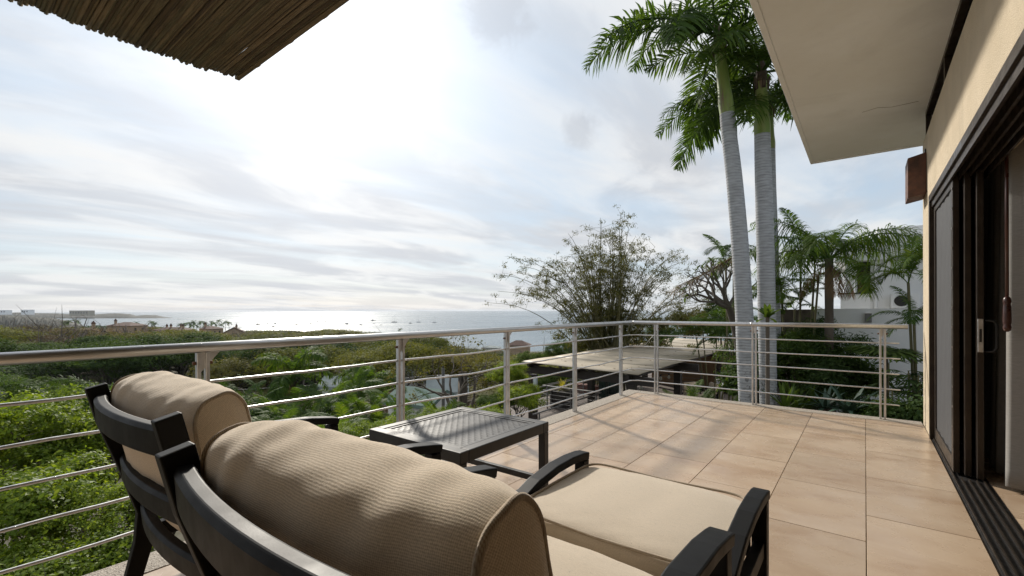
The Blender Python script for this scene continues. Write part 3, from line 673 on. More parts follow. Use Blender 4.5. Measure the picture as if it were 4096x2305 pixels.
# ------------------------------------------------------------------ foliage generators
def leaf_cloud(rg, lobes, n, size, aspect=.5, shell=.55, up=.35, clump=.0, nclump=0, fold=.25, droop=0.):
    """lobes: (cx,cy,cz,rx,ry,rz). Leaves are bent rhombs round sub-clumps near each lobe's surface."""
    lobes = np.asarray(lobes, float); w = (lobes[:, 3]*lobes[:, 4]*lobes[:, 5])**(2/3); w /= w.sum()
    def pts(m):
        L = lobes[rg.choice(len(lobes), m, p=w)]; d = rg.normal(size=(m, 3)); d /= np.linalg.norm(d, axis=1)[:, None]
        d[:, 2] = np.where(d[:, 2] < -.45, -d[:, 2], d[:, 2]); r = shell+(1-shell)*rg.random(m)**.6
        return L[:, :3]+d*L[:, 3:]*r[:, None], d
    if nclump:
        c, d = pts(nclump); k = rg.integers(0, nclump, n); off = rg.normal(size=(n, 3))*clump*rg.uniform(.6, 1.5, nclump)[k][:, None]; off[:, 2] *= .62
        p = c[k]+off; d = d[k]+off/max(clump, 1e-6)*.35
    else: p, d = pts(n)
    nrm = d*(1-up)+np.array([0, 0, up])+rg.normal(size=(n, 3))*.42; nrm /= np.linalg.norm(nrm, axis=1)[:, None]
    a = np.cross(nrm, rg.normal(size=(n, 3))); a[:, 2] -= droop; a -= nrm*(a*nrm).sum(1)[:, None]; a /= np.linalg.norm(a, axis=1)[:, None]+1e-9; b = np.cross(nrm, a)
    s = (size*rg.uniform(.6, 1.4, n))[:, None]
    v0 = p-a*s*.5; v2 = p+a*s*.5-nrm*s*.08; m = p+a*s*.02
    v1 = m+b*s*aspect*.5+nrm*s*fold*.25; v3 = m-b*s*aspect*.5+nrm*s*fold*.25
    V = np.stack([v0, v1, v2, v3], 1).reshape(-1, 3); F = np.arange(4*n).reshape(n, 4)
    return V, F
def branch_mesh(rg, base, tips, r0, wob=.08, side=5, forks=0, fl=.5, start=.0):
    mb = MB()
    for tp in tips:
        tp = np.asarray(tp, float); b = np.asarray(base, float); L = np.linalg.norm(tp-b); n = 6
        mid = b+(tp-b)*np.array([.35, .35, .6])
        path = [(1-u)**2*b+2*u*(1-u)*mid+u*u*tp+(rg.normal(size=3)*wob*L*.12*(0 < u < 1)) for u in np.linspace(0, 1, n)]
        mb.tube(path, np.linspace(r0, r0*.18, n), side, False)
        for _ in range(forks):
            k = rg.integers(2, n-1); q = path[k]; e = q+(rg.normal(size=3)*.5+(tp-b)/L+np.array([0, 0, .3]))*fl*L*rg.uniform(.3, .7)
            mb.tube([q, (q+e)/2+rg.normal(size=3)*.04*L, e], [r0*.34, r0*.2, r0*.06], 4, False)
    return mb
def recursive_tree(rg, base, d0, L0, r0, depth, spread=.55, up=.15, kids=(2, 3), taper=.72, bend=.12, tips=None):
    mb = MB()
    def go(p, d, L, r, k):
        n = 4; path = [p]; q = p.copy(); dd = d.copy()
        for _ in range(n):
            dd = dd+rg.normal(size=3)*bend; dd[2] += up*.25; dd /= np.linalg.norm(dd); q = q+dd*L/n; path.append(q.copy())
        mb.tube(path, np.linspace(r, r*taper, n+1), 6 if k > 2 else 4, False)
        if k == 0:
            if tips is not None: tips.append((q, dd))
            return
        for _ in range(rg.integers(kids[0], kids[1]+1)):
            e = dd+rg.normal(size=3)*spread; e[2] += up; e /= np.linalg.norm(e); go(q, e, L*rg.uniform(.62, .85), r*taper*.78, k-1)
    go(np.asarray(base, float), np.asarray(d0, float), L0, r0, depth); return mb
def frond_np(L, nl, ll, el0, el1, vee=.35, leafdroop=.5, wid=.03, fwd=.55, seed=0, seg=3, twist=0., rach=.02, start=.12, ragged=.1, plume=0.):
    """a feather leaf growing from the origin along +x, el0/el1 its start and end slope; returns V,F (quads)"""
    rg = np.random.default_rng(seed); n = 26; u = np.linspace(0, 1, n); el = el0+(el1-el0)*u**1.25
    dx = np.cos(el); dz = np.sin(el); x = np.concatenate([[0], np.cumsum((dx[1:]+dx[:-1])/2)])*L/(n-1); z = np.concatenate([[0], np.cumsum((dz[1:]+dz[:-1])/2)])*L/(n-1)
    V = []; F = []
    pth = [(x[i], .0, z[i]) for i in range(0, n, 2)]; mbr = MB().tube(pth, np.linspace(rach, rach*.22, len(pth)), 5, False)
    V += mbr.v; F += mbr.f
    for k in range(nl):
        s = start+(1-start)*(k+.5)/nl
        px, pz, e = np.interp(s, u, x), np.interp(s, u, z), np.interp(s, u, el)
        T = np.array([math.cos(e), 0, math.sin(e)]); N = np.array([-math.sin(e), 0, math.cos(e)])
        env = math.sin(math.pi*min(1, (s-start)/(1-start)*.86+.14))**.55
        for sd in (-1, 1):
            l = ll*env*rg.uniform(1-ragged, 1+ragged); f = fwd*(.5+.9*s)+rg.normal()*.08
            v_ = vee+rg.normal()*(.08+plume)
            dr = np.array([0, sd*math.cos(v_), 0])+N*math.sin(v_)+T*f; dr /= np.linalg.norm(dr)
            p = np.array([px, 0, pz]); w = wid*rg.uniform(.8, 1.2); pts = []
            for q in range(seg+1):
                t = q/seg; c = p+dr*l*t; c = c+np.array([0, 0, -1.])*leafdroop*l*t*t
                ww = w*(math.sin(math.pi*(.12+.8*t))**.7)*(1 if q < seg else .12)
                wv = np.cross(dr, N if abs(dr@N) < .95 else np.array([0, 1., 0])); wv /= np.linalg.norm(wv)
                pts += [c-wv*ww/2, c+wv*ww/2]
            b = len(V); V += [tuple(q) for q in pts]
            F += [(b+2*q, b+2*q+1, b+2*q+3, b+2*q+2) for q in range(seg)]
    return np.array(V), F
def mesh_any(name, V, F, mat_, smooth=False):
    me = bpy.data.meshes.new(name); me.from_pydata([tuple(v) for v in V], [], F)
    if smooth: me.polygons.foreach_set('use_smooth', np.ones(len(me.polygons), bool))
    me.update(); me.materials.append(mat_); return me
M_lf = leafmat('bright_leaves', (.085, .15, .02), (.17, .25, .03), (.28, .35, .05), .55)
M_lf2 = leafmat('mid_green_leaves', (.04, .08, .018), (.075, .125, .028), (.12, .18, .04), .45, .75)
M_dk = leafmat('deep_green_leaves', (.024, .05, .016), (.046, .086, .025), (.08, .13, .032), .4, .85)
M_ol = leafmat('olive_leaves', (.055, .06, .02), (.11, .115, .038), (.20, .175, .055), .4, .8, ow=.62)
M_br = leafmat('dry_brown_leaves', (.075, .062, .045), (.14, .11, .075), (.20, .15, .075), .3, .8, (1.15, 1., .6), ow=.62)
M_grn = leafmat('fresh_canopy_leaves', (.06, .078, .02), (.115, .135, .032), (.19, .19, .045), .42, .8, ow=.62)
M_palm = leafmat('palm_leaflets', (.03, .062, .018), (.065, .125, .028), (.12, .185, .038), .5, .65)
M_palm2 = leafmat('yellowish_palm_leaflets', (.04, .085, .016), (.075, .14, .022), (.14, .19, .03), .5, .65)
M_bam = leafmat('bamboo_leaves', (.05, .065, .02), (.09, .10, .03), (.16, .14, .045), .42, .6)
M_dead = leafmat('dead_frond', (.14, .085, .045), (.20, .13, .07), None, .2, .7, (1, .9, .7))
M_bark = mat('grey_bark', (.12, .10, .08), (.07, .058, .045), .9, scale=3, bump=.7, bscale=20, stretch=(1, 1, .3))
M_bark2 = mat('pale_twig_bark', (.17, .15, .13), (.10, .085, .07), .9, scale=2)
M_culm = mat('bamboo_culm', (.14, .13, .05), (.09, .085, .035), .5, scale=1.5)
# ------------------------------------------------------------------ far forest, as countable trees, and the wood beyond them
def crown_mesh(seed, kindn, fine):
    rg = np.random.default_rng(seed); H = 8.; lob = []
    for k in range(rg.integers(6, 10)):
        a = rg.uniform(0, 6.28); r = rg.uniform(.8, 3.0)
        lob.append((r*math.cos(a), r*math.sin(a), rg.uniform(4.6, 6.4)-(r*.22), rg.uniform(1.3, 2.3), rg.uniform(1.3, 2.3), rg.uniform(.8, 1.45)))
    n = {'d': 1., 'o': .85, 'b': .34, 'g': .9}[kindn]; n = int(n*(22000 if fine else 7000)); s = .14 if fine else .24
    if kindn == 'b': s *= .8
    V, F = leaf_cloud(rg, lob, n, s, .62, .7, .3, clump=.27 if fine else .30, nclump=260 if fine else 170)
    tips = [(l[0], l[1], l[2]-.1) for l in lob]
    if kindn == 'b': tips += [(rg.normal()*2.4, rg.normal()*2.4, rg.uniform(5.5, 7.2)) for _ in range(16)]
    mb = branch_mesh(rg, (0, 0, 1.6), tips, .13, .5, 4, 5 if kindn == 'b' else 2, .45)
    mb.tube([(0, 0, -1.5), (.05, 0, .6), (0, 0, 1.8)], [.26, .2, .15], 6, False)
    return V, F, mb
KM = {'o': M_ol, 'g': M_grn, 'b': M_br, 'd': M_dk}
KL = {'o': 'olive dry-forest tree in the wooded slope between balcony and bay', 'g': 'light green broad-crowned tree in the wooded slope towards the bay',
      'b': 'brown half-bare tree in the wooded slope towards the bay', 'd': 'dark green dense-crowned tree in the wooded slope towards the bay'}
CR = {}
for kn in 'ogbd':
    for fine in (0, 1):
        for v in range(2):
            V, F, mb = crown_mesh(100+ord(kn)+v*17+fine, kn, fine)
            c = mesh_np('crown', V, F); c.materials.append(KM[kn]); t = mb.mesh('trunk', True); t.materials.append(M_bark2 if kn == 'b' else M_bark); CR[kn, fine, v] = (c, t, V, F)
LIMX = [-400, 0, 90, 140, 180, 240, 300, 350, 400, 480, 530, 560, 630, 680, 760, 880, 890, 985, 1000, 1100, 1200, 1290, 1350, 1440, 1500, 1600, 1700, 1760, 1900, 2000, 2100, 2300]
LIMY = [1290, 1292, 1275, 1262, 1256, 1282, 1305, 1322, 1300, 1297, 1322, 1297, 1297, 1326, 1328, 1330, 1343, 1343, 1325, 1322, 1330, 1318, 1322, 1330, 1335, 1340, 1345, 1390, 1400, 1408, 1412, 1420]
rg = np.random.default_rng(8); placed = []; cand = []
for _ in range(24000):
    az = rg.uniform(R(-92), R(-26)); r = 20+(455-20)*rg.random()**.62; x, y = r*math.sin(az), r*math.cos(az)
    if x > -15 and y < 60: continue
    cand.append((r, x, y))
cand.sort(); cell = {}
def mask_house(nx, t): return (t > 118 and 330 < nx < 990 and 165 < t < 235)
for r, x, y in cand:
    sp = 6.6+min(r, 160)*.034; key = (int(x//12), int(y//12)); ok = True
    for i_ in (-1, 0, 1):
        for j_ in (-1, 0, 1):
            for (qx, qy) in cell.get((key[0]+i_, key[1]+j_), ()):
                if (qx-x)**2+(qy-y)**2 < sp*sp: ok = False; break
            if not ok: break
        if not ok: break
    if not ok: continue
    nx, _, t = row((x, y, 0))
    if t < 45 or nx < -500 or nx > 2330: continue
    if mask_house(nx, t): continue
    cell.setdefault(key, []).append((x, y)); placed.append((r, x, y, nx, t))
far_V = []; far_F = {k: [] for k in 'ogbd'}; FV = {k: [] for k in 'ogbd'}; count = 0
def fnoise(x, y): return math.sin(x*.031+1.3)*math.cos(y*.027-.6)+.6*math.sin(x*.073-y*.05)
for r, x, y, nx, t in placed:
    g = float(G(x, y)); ly = np.interp(nx, LIMX, LIMY)+rg.uniform(0, 10)
    if t < 60: ly = max(ly, 1400)
    ztop = EYE[2]+ray(nx, ly)[2]*t
    H = min(ztop-g, rg.uniform(7.5, 11.5)*(1+.2*sm(60, 200, r)))
    if t < 60: H = min(H, rg.uniform(3.6, 6.2))
    if H < 2.6: continue
    f = fnoise(x, y)+rg.normal()*.75; kn = 'b' if f > .6 else 'o' if f > -.2 else 'g' if f > -1.25 else 'd'
    if t > 300 and kn == 'g' and rg.random() < .5: kn = 'o'
    s = H/7.2; sxy = (sp_ := (6.6+min(r, 160)*.034)*.74/3.3)*rg.uniform(.85, 1.25); sxy = max(sxy, s*.72)
    v = int(rg.integers(0, 2)); rot = rg.uniform(0, 6.28)
    if count < 290 or kn == 'b' and count < 300:
        c, tk, _, _ = CR[kn, 1 if t < 120 else 0, v]; count += 1
        T = thing('forest_tree', KL[kn], 'tree', (x, y, g), 'trees of the wooded slope '+{'o': 'olive', 'g': 'light green', 'b': 'brown', 'd': 'dark'}[kn])
        T.scale = (sxy, sxy, s); T.rotation_euler = (0, 0, rot)
        link('trunk', tk, None, T, False); link('crown', c, None, T, False)
    else:
        V, F = CR[kn, 0, v][2:4]; k = rg.choice(len(F), len(F)//4, replace=False); W_ = V.reshape(-1, 4, 3)[k]; ce = W_.mean(1, keepdims=True); W_ = ce+(W_-ce)*2.3; W_ = W_.reshape(-1, 3)*np.array([sxy, sxy, s])
        ca, sa = math.cos(rot), math.sin(rot); FV[kn].append(np.stack([W_[:, 0]*ca-W_[:, 1]*sa+x, W_[:, 0]*sa+W_[:, 1]*ca+y, W_[:, 2]+g], 1))
me_parts = []
Vs = []; mi = []
for q, kn in enumerate('ogbd'):
    if FV[kn]:
        a = np.concatenate(FV[kn]); Vs.append(a); mi += [q]*(len(a)//4)
if Vs:
    a = np.concatenate(Vs); me = mesh_np('far_wood', a, np.arange(len(a)).reshape(-1, 4))
    for kn in 'ogbd': me.materials.append(KM[kn])
    me.polygons.foreach_set('material_index', np.array(mi, np.int32)); o = link('far_wood', me); kind(o, 'stuff'); tag(o, 'mass of grey-green dry wood running down to the bay', 'wood')
# ------------------------------------------------------------------ coconut palms on the shore
def low_crown(seed, L=2.6, n=15, nl=9):
    rg = np.random.default_rng(seed); V = []; F = []
    for k in range(n):
        el = rg.uniform(-.5, 1.1); v, f = frond_np(L*rg.uniform(.85, 1.1), nl, .75, el, el-1.5, .2, .55, .16, .5, seed*50+k, 2, rach=.05)
        a = k*2.4+rg.uniform(-.2, .2); ca, sa = math.cos(a), math.sin(a); b = len(V)
        V += [(p[0]*ca-p[1]*sa, p[0]*sa+p[1]*ca, p[2]) for p in v]; F += [tuple(i+b for i in q) for q in f]
    return V, F
COC = [mesh_any('crown', *low_crown(3+k), M_palm) for k in range(3)]
CTR = MB().tube([(0, 0, -2), (.25, 0, 3), (.1, 0, 6.5), (0, 0, 9.)], [.22, .17, .14, .12], 6, False).mesh('trunk', True); CTR.materials.append(M_bark2)
cc = [(530, 1300), (545, 1292), (605, 1290), (618, 1294), (720, 1300), (737, 1297), (756, 1294), (772, 1289), (785, 1302), (800, 1289), (815, 1290), (832, 1303), (848, 1288), (860, 1294), (876, 1284), (885, 1299), (902, 1289), (916, 1293), (765, 1305), (815, 1310), (1600, 1318), (260, 1290), (275, 1286), (305, 1284)]
rng = random.Random(4)
for k, (nx, ny) in enumerate(cc):
    t = rng.uniform(300, 345) if nx < 1500 else 430
    p = P(nx, ny, t); g = float(G(p[0], p[1])); s = 1.0+.25*rng.random()
    T = thing('coconut_palm', 'slender coconut palm in the row along the shore' if 700 < nx < 930 else 'coconut palm standing above the wood near the bay', 'palm', (p[0], p[1], min(g, p[2]-5)), 'coconut palms by the shore' if 700 < nx < 930 else 'scattered coconut palms')
    h = p[2]-T.location.z
    tk = link('trunk', CTR, None, T, False); tk.scale = (1, 1, h/9.); c = link('crown', COC[k % 3], None, T, False); c.location = (0, 0, h); c.scale = (s, s, s); c.rotation_euler = (0, 0, k*1.3)
# ------------------------------------------------------------------ houses among the trees
M_terra = mat('terracotta_roof', (.115, .062, .046), (.075, .045, .036), .9, scale=1.2, bump=.5, bscale=8, stretch=(1, 1, 1)); M_cream = mat('ochre_render', (.40, .29, .19), (.34, .245, .16), .9, scale=.5)
M_wht = mat('white_render', (.82, .82, .82), (.72, .73, .74), .9, scale=.8); M_darkw = mat('dark_opening', (.02, .02, .022), None, .4)
def village_house(label, c, w, l, h, rh, yaw, hip, chim=(), mat_w=M_cream, mat_r=M_terra, name='terracotta_house', wins=2, group=None):
    T = thing(name, label, 'house', (0, 0, 0), group); W2, L2, e = w/2, l/2, .5
    MB().box((-W2, -L2, -8), (W2, L2, h)).build('wall', mat_w, T, world=False)
    if not hip:
        MB().add([(-W2, -L2, h), (W2, -L2, h), (0, -L2, h+rh), (-W2, -L2+.25, h), (W2, -L2+.25, h), (0, -L2+.25, h+rh)], [(0, 1, 2), (5, 4, 3), (0, 2, 5, 3), (1, 4, 5, 2)]).build('gable', mat_w, T, world=False)
        k = rh/W2
        V = []
        for yy in (-L2-.3, L2+.3): V += [(-W2-e, yy, h-k*e), (0, yy, h+rh), (W2+e, yy, h-k*e), (W2+e, yy, h-k*e+.3), (0, yy, h+rh+.3), (-W2-e, yy, h-k*e+.3)]
        F = [(0, 1, 4, 5), (1, 2, 3, 4), (11, 10, 7, 6), (10, 9, 8, 7)]+[(a, 6+a, 6+(a+1) % 6, (a+1) % 6) for a in range(6)]
    else:
        r_ = max(0, L2-W2)
        V = [(-W2-e, -L2-e, h), (W2+e, -L2-e, h), (W2+e, L2+e, h), (-W2-e, L2+e, h), (0, -r_, h+rh), (0, r_, h+rh)]
        F = [(3, 2, 1, 0), (0, 1, 4), (1, 2, 5, 4), (2, 3, 5), (3, 0, 4, 5)]
    rf = MB().add(V, F).build('roof', mat_r, T, world=False)
    for (cx, cy, s, ch) in chim:
        MB().box((cx-s/2, cy-s/2, h), (cx+s/2, cy+s/2, h+ch)).build('chimney', mat_w, rf, world=False)
        MB().box((cx-s*.65, cy-s*.65, h+ch), (cx+s*.65, cy+s*.65, h+ch+.25)).add([(cx-s*.6, cy-s*.6, h+ch+.25), (cx+s*.6, cy-s*.6, h+ch+.25), (cx+s*.6, cy+s*.6, h+ch+.25), (cx-s*.6, cy+s*.6, h+ch+.25), (cx, cy, h+ch+1.2)], [(3, 2, 1, 0), (0, 1, 4), (1, 2, 4), (2, 3, 4), (3, 0, 4)]).build('chimney_cap', mat_r, rf, world=False)
    for k in range(wins):
        yy = -L2*.5+k*L2; MB().box((W2+.003, yy-.5, h-2.2), (W2+.06, yy+.5, h-.9)).build('window', M_darkw, T, world=False)
        xx = -W2*.4+k*W2*.8; MB().box((xx-.4, -L2-.06, h-2.3), (xx+.4, -L2-.003, h-1)).build('window', M_darkw, T, world=False)
    T.location = Vector(c); T.rotation_euler = (0, 0, yaw); return T
t = 195
village_house('ochre gabled house with brown tile roof right of the shore palms', P(938, 1345, t)+[0, 0, .0], 7.2, 9, 1.7, 2.0, YAW+.5, False, [(.9, -3.6, .7, 2.6)])
village_house('long low tiled house with several chimneys below the shore palms', P(700, 1324, 205), 6, 15, .5, 1.2, YAW+1.45, True, [(-1, -5, .6, 1.7), (1, -2, .6, 1.9), (0, 2, .6, 1.8), (1., 5, .6, 1.6)])
village_house('hip-roofed tile house behind the big dark green tree', P(510, 1308, 200), 8, 12, .6, 1.5, YAW+1.4, True, [(-1, 5, .7, 1.9)])
village_house('small tiled house with a tall ochre chimney among dark trees', P(350, 1324, 185), 4, 5, .3, 1., YAW+1.2, True, [(1.5, -1.0, .95, 2.6)])
village_house('tiled house half hidden left of the gabled one', P(845, 1320, 215), 6, 8, .6, 1.3, YAW+1.2, True, [(-1, 2.5, .7, 2.0)])
M_far = mat('far_block_render', (.30, .27, .20), (.24, .22, .17), .9, scale=.05)
def far_block(label, x0, x1, yt, yb, t, depth, mats, wins):
    a, b = P(x0, yb, t), P(x1, yb, t); z1 = P(x0, yt, t)[2]; w = np.linalg.norm(b-a)
    T = thing('far_building', label, 'building', (0, 0, 0)); h = z1-a[2]
    MB().box((0, 0, -6), (w, depth, h)).build('wall', mats, T, world=False); MB().box((-.6, -.6, h), (w+.6, depth+.6, h+.9)).build('roof', mats, T, world=False)
    for k in range(wins): MB().box((w*(k+.3)/wins, -.5, h*.25), (w*(k+.7)/wins, -.05, h*.7)).build('window', M_darkw, T, world=False)
    T.location = Vector(a); T.rotation_euler = (0, 0, YAW); return T
far_block('long flat-roofed building on the ridge of the headland', 277, 352, 1243.5, 1258, 1840, 30, M_far, 7)
far_block('pale house with a low cap roof on the headland ridge', 84, 113, 1240.5, 1252, 1500, 20, M_wht, 3)
far_block('white house at the far left end of the headland', -8, 22, 1242, 1252, 1500, 20, M_wht, 3)
M_mint = mat('mint_sheet_roof', (.15, .21, .185), (.12, .165, .15), .95, scale=.6, spec=.1); M_pale = mat('pale_sheet_roof', (.30, .33, .33), (.22, .25, .25), .95, scale=.4, spec=.1)
village_house('pale mint metal-roofed bungalow below the half-bare tree', P(1690, 1600, 40)+[0, 0, -.4], 3.6, 4.6, .4, .8, YAW+1.1, False, (), M_wht, M_mint, 'bungalow', 2)
village_house('pale grey metal roof behind the mint-roofed bungalow', P(1790, 1556, 46)+[0, 0, -.2], 2.6, 3.6, .2, .8, YAW+1.7, False, (), M_wht, M_pale, 'bungalow', 1)
village_house('low white-roofed shed showing between the garden palms', P(1350, 1542, 44)+[0, 0, -.1], 1.6, 2.2, .2, .5, YAW+1.4, False, (), M_wht, M_pale, 'shed', 1)
village_house('small white-roofed house on the dry slope left of the half-bare tree', P(1645, 1500, 66), 2.4, 3.2, .2, .8, YAW+1.2, False, (), M_wht, M_pale, 'bungalow', 1)
village_house('red-roofed house by the sea behind the railing post', P(2075, 1386, 150), 5, 7, .5, 1.5, YAW+1.4, True, (), M_cream, M_terra, 'terracotta_house', 1)
village_house('white flat house in the town left of the red-roofed one', P(1965, 1393, 160), 4, 6, .3, .6, YAW+1.3, True, (), M_wht, M_pale, 'town_house', 1)
village_house('pale town house seen through the bare branches', P(1880, 1397, 170), 4, 7, .3, .7, YAW+1.5, True, (), M_wht, M_pale, 'town_house', 1)
# power pole and wires
pp = P(1773, 1640, 30); zt_ = P(1773, 1472, 30)[2]
pole = thing('utility_pole', 'grey utility pole standing in front of the mint roof', 'pole', (pp[0], pp[1], float(G(pp[0], pp[1]))))
MB().tube([(pp[0], pp[1], pole.location.z-.3), (pp[0], pp[1], zt_)], [.13, .10], 10).build('shaft', mat('pole_concrete', (.10, .10, .09), (.07, .07, .065), .9), pole, True)
MB().tube([(pp[0]-.25, pp[1]-.3, zt_-.5), (pp[0]+.25, pp[1]+.3, zt_-.5)], .035, 6).build('cross_arm', M_steel2, pole)
MB().lathe((pp[0], pp[1], zt_), [(.05, 0), (.07, .05), (.04, .16), (.02, .18)], 8).build('insulator', M_black, pole)
for lb, ny, z_, cz in (('upper power wire running left from the utility pole', 1578, zt_-.45, 'a'), ('lower power wire running left from the utility pole', 1655, zt_-1.9, 'b')):
    q = P(-700, ny, 24); pts = [(pp[0]+(q[0]-pp[0])*u, pp[1]+(q[1]-pp[1])*u, z_+(q[2]-z_)*u-1.1*math.sin(u*math.pi)*.5) for u in np.linspace(0, 1, 24)]
    w_ = MB().tube(pts, .009, 5).build('power_wire', mat('wire_jacket', (.25, .25, .25), None, .5)); tag(w_, lb, 'wire')
# ------------------------------------------------------------------ leafy trees close below the balcony
NB = []
for v in range(3):
    rg = np.random.default_rng(60+v); lob = [(0, 0, 0, 1.5, 1.5, 1.2)]
    for k in range(7):
        a = k*.9+rg.uniform(-.3, .3); lob.append((1.5*math.cos(a), 1.5*math.sin(a), rg.uniform(-.5, .6), rg.uniform(.7, 1.1), rg.uniform(.7, 1.1), rg.uniform(.6, .9)))
    V, F = leaf_cloud(rg, lob, (22000, 15000, 26000)[v], (.10, .14, .075)[v], (.58, .5, .7)[v], .55, .45, clump=(.17, .24, .13)[v], nclump=(130, 80, 170)[v])
    mb = branch_mesh(rg, (0, 0, -2.2), [(l[0], l[1], l[2]) for l in lob], .07, .4, 5, 4, .5)
    NB.append((V, F, mb))
NBM = {}
def leafy(nx, ny, t, s, v, lb, mt=M_lf, group=None, cat='tree', squash=1.):
    p = P(nx, ny, t); g = float(G(p[0], p[1])); key = (v, mt.name)
    if key not in NBM:
        c = mesh_np('crown', NB[v][0], NB[v][1]); c.materials.append(mt); tk = NB[v][2].mesh('limbs', True); tk.materials.append(M_bark); NBM[key] = (c, tk)
    T = thing('leafy_tree', lb, cat, (p[0], p[1], min(g, p[2]-2.4*s)), group); h = p[2]-T.location.z
    c = link('crown', NBM[key][0], None, T, False); c.location = (0, 0, h); c.scale = (s, s, s*squash); c.rotation_euler = (0, 0, v*2.1+nx*.01)
    l = link('limbs', NBM[key][1], None, T, False); l.location = (0, 0, h); l.scale = (s, s, s); l.rotation_euler = c.rotation_euler
    if h > 2*s: MB().tube([(0, 0, -.3), (.1, 0, h*.4), (0, 0, h-1.9*s)], [.16*s+.03, .12*s+.02, .08*s], 7, False).build('trunk', M_bark, T, True, world=False)
    return T
def bush(nx, ny, t, rpx, v, lb, mt=M_lf, group=None, squash=1.): return leafy(nx, ny, t, rpx*t/(1821*2.35), v, lb, mt, group, 'bush' if rpx*t < 1800 else 'tree', squash)
for q in ((120, 1760, 11, 330, 0, 'largest bright green tree below the left end of the railing'), (440, 1760, 12, 250, 1, 'bright green tree right behind the far armchair, below the railing'), (-170, 1800, 11, 300, 2, 'bright green tree cut by the left picture edge'),
          (60, 2060, 8.6, 320, 1, 'bright green bush below the lowest bars at the left edge'), (400, 2090, 8.6, 290, 2, 'green bush close behind the far armchair legs'), (660, 2010, 9.2, 200, 0, 'green bush behind the two armchair backs'), (200, 2400, 7, 330, 1, 'shaded bush at the bottom left corner under the railing')): bush(*q)
bush(140, 1590, 17, 150, 2, 'darker green tree behind the bright trees at the left railing', M_lf2); bush(-80, 1580, 19, 170, 0, 'darker green tree at the left picture edge under the handrail', M_lf2); bush(330, 1620, 16, 130, 1, 'mid-green tree behind the far armchair cushion', M_lf2); bush(600, 1640, 16, 130, 0, 'green tree between the two chair cushions and the palms', M_lf2)
bush(1330, 1770, 10, 110, 1, 'bright green bush behind the armchair arms, below the railing'); bush(1180, 1800, 9.5, 95, 2, 'small bright bush nearest the cushion top, below the railing'); bush(1470, 1750, 10.5, 100, 0, 'bright shrub just left of the side table top'); bush(1600, 1730, 10.5, 90, 1, 'yellow-green shrub behind the left half of the side table')
bush(1750, 1690, 11, 100, 2, 'yellow-green shrub directly behind the side table'); bush(1930, 1690, 11.5, 105, 1, 'bright shrub behind the right corner of the side table')
bush(2030, 1500, 15, 90, 0, 'bright green tree between the railing posts left of the pavilion'); bush(2080, 1600, 13.5, 95, 1, 'bright bush in front of the pavilion corner post'); bush(1985, 1620, 13.5, 85, 2, 'green bush below the half-bare tree', M_lf2)
bush(2230, 1530, 30, 85, 1, 'green tree beyond the small terrace railing', M_lf2); bush(2120, 1445, 28, 75, 2, 'round green tree left of the pavilion roof', M_lf2); bush(2250, 1415, 36, 85, 0, 'green tree behind the left edge of the pavilion roof', M_lf2); bush(2330, 1395, 40, 80, 2, 'pale green tree at the foot of the bamboo', M_lf2); bush(2160, 1560, 26, 70, 0, 'green bush left of the square black planter', M_lf2)
bush(2640, 1345, 36, 65, 1, 'dark bush at the foot of the bamboo, far end of the pavilion', M_dk); bush(2770, 1335, 38, 60, 2, 'dark shrub behind the far end of the pavilion roof', M_dk)
bush(2880, 1240, 27, 75, 0, 'dark dense tree behind the frangipani', M_dk); bush(2910, 1320, 30, 70, 1, 'dark hedge tree at the far right end of the pavilion', M_dk)
# half-bare tree with a few leaves
rg = np.random.default_rng(23); hb = P(1845, 1640, 17); gz = float(G(hb[0], hb[1]))
T = thing('half_bare_tree', 'half-bare tree with dark spreading branches and few leaves', 'tree', (hb[0], hb[1], gz)); tips = []
mb = MB(); mb.tube([(hb[0], hb[1], gz-.3), (hb[0]+.1, hb[1], gz+2.5), (hb[0], hb[1], hb[2]-.2)], [.20, .17, .14], 8, False)
mb.build('trunk', M_bark, T, True); lb_ = MB()
for k in range(5):
    a = k*1.26+.4; m2 = recursive_tree(rg, (hb[0], hb[1], hb[2]-.4), (math.cos(a)*.75, math.sin(a)*.75, .62), 1.05, .075, 5, .5, .10, (2, 2), .76, .16, tips); lb_.add(m2.v, m2.f)
lb_.build('branches', M_bark, T, True)
ks = [tips[i] for i in rg.choice(len(tips), int(len(tips)*.75), replace=False)]
V, F = leaf_cloud(rg, [(q[0][0], q[0][1], q[0][2], .22, .22, .2) for q in ks], 1700, .10, .5, .1, .3); o = link('crown', mesh_np('crown', V, F), M_ol, T)
# ------------------------------------------------------------------ palms
FR = {}
def fronds(key, specs, mat_):
    FR[key] = [mesh_any('frond', *frond_np(**s), mat_) for s in specs]
fronds('royal', [dict(L=3.5, nl=92, ll=.70, el0=e, el1=e-d_, vee=.2, leafdroop=.40, wid=.045, fwd=.55, seed=i, seg=3, rach=.035, start=.10, plume=.45) for i, (e, d_) in enumerate(((1.25, 1.2), (.85, 1.45), (.5, 1.45), (.2, 1.3), (-.15, .95)))], M_palm)
fronds('queen', [dict(L=2.3, nl=70, ll=.55, el0=e, el1=e-d_, vee=.25, leafdroop=.8, wid=.022, fwd=.4, seed=20+i, seg=3, rach=.022, start=.12, plume=.35) for i, (e, d_) in enumerate(((1.3, 1.5), (.95, 2.0), (.55, 1.9), (.15, 1.5)))], M_palm2)
fronds('areca', [dict(L=1.7, nl=40, ll=.42, el0=e, el1=e-d_, vee=.55, leafdroop=.5, wid=.03, fwd=.75, seed=40+i, seg=3, rach=.014, start=.22) for i, (e, d_) in enumerate(((1.4, 1.0), (1.1, 1.6), (.75, 1.8), (.4, 1.5)))], M_palm2)
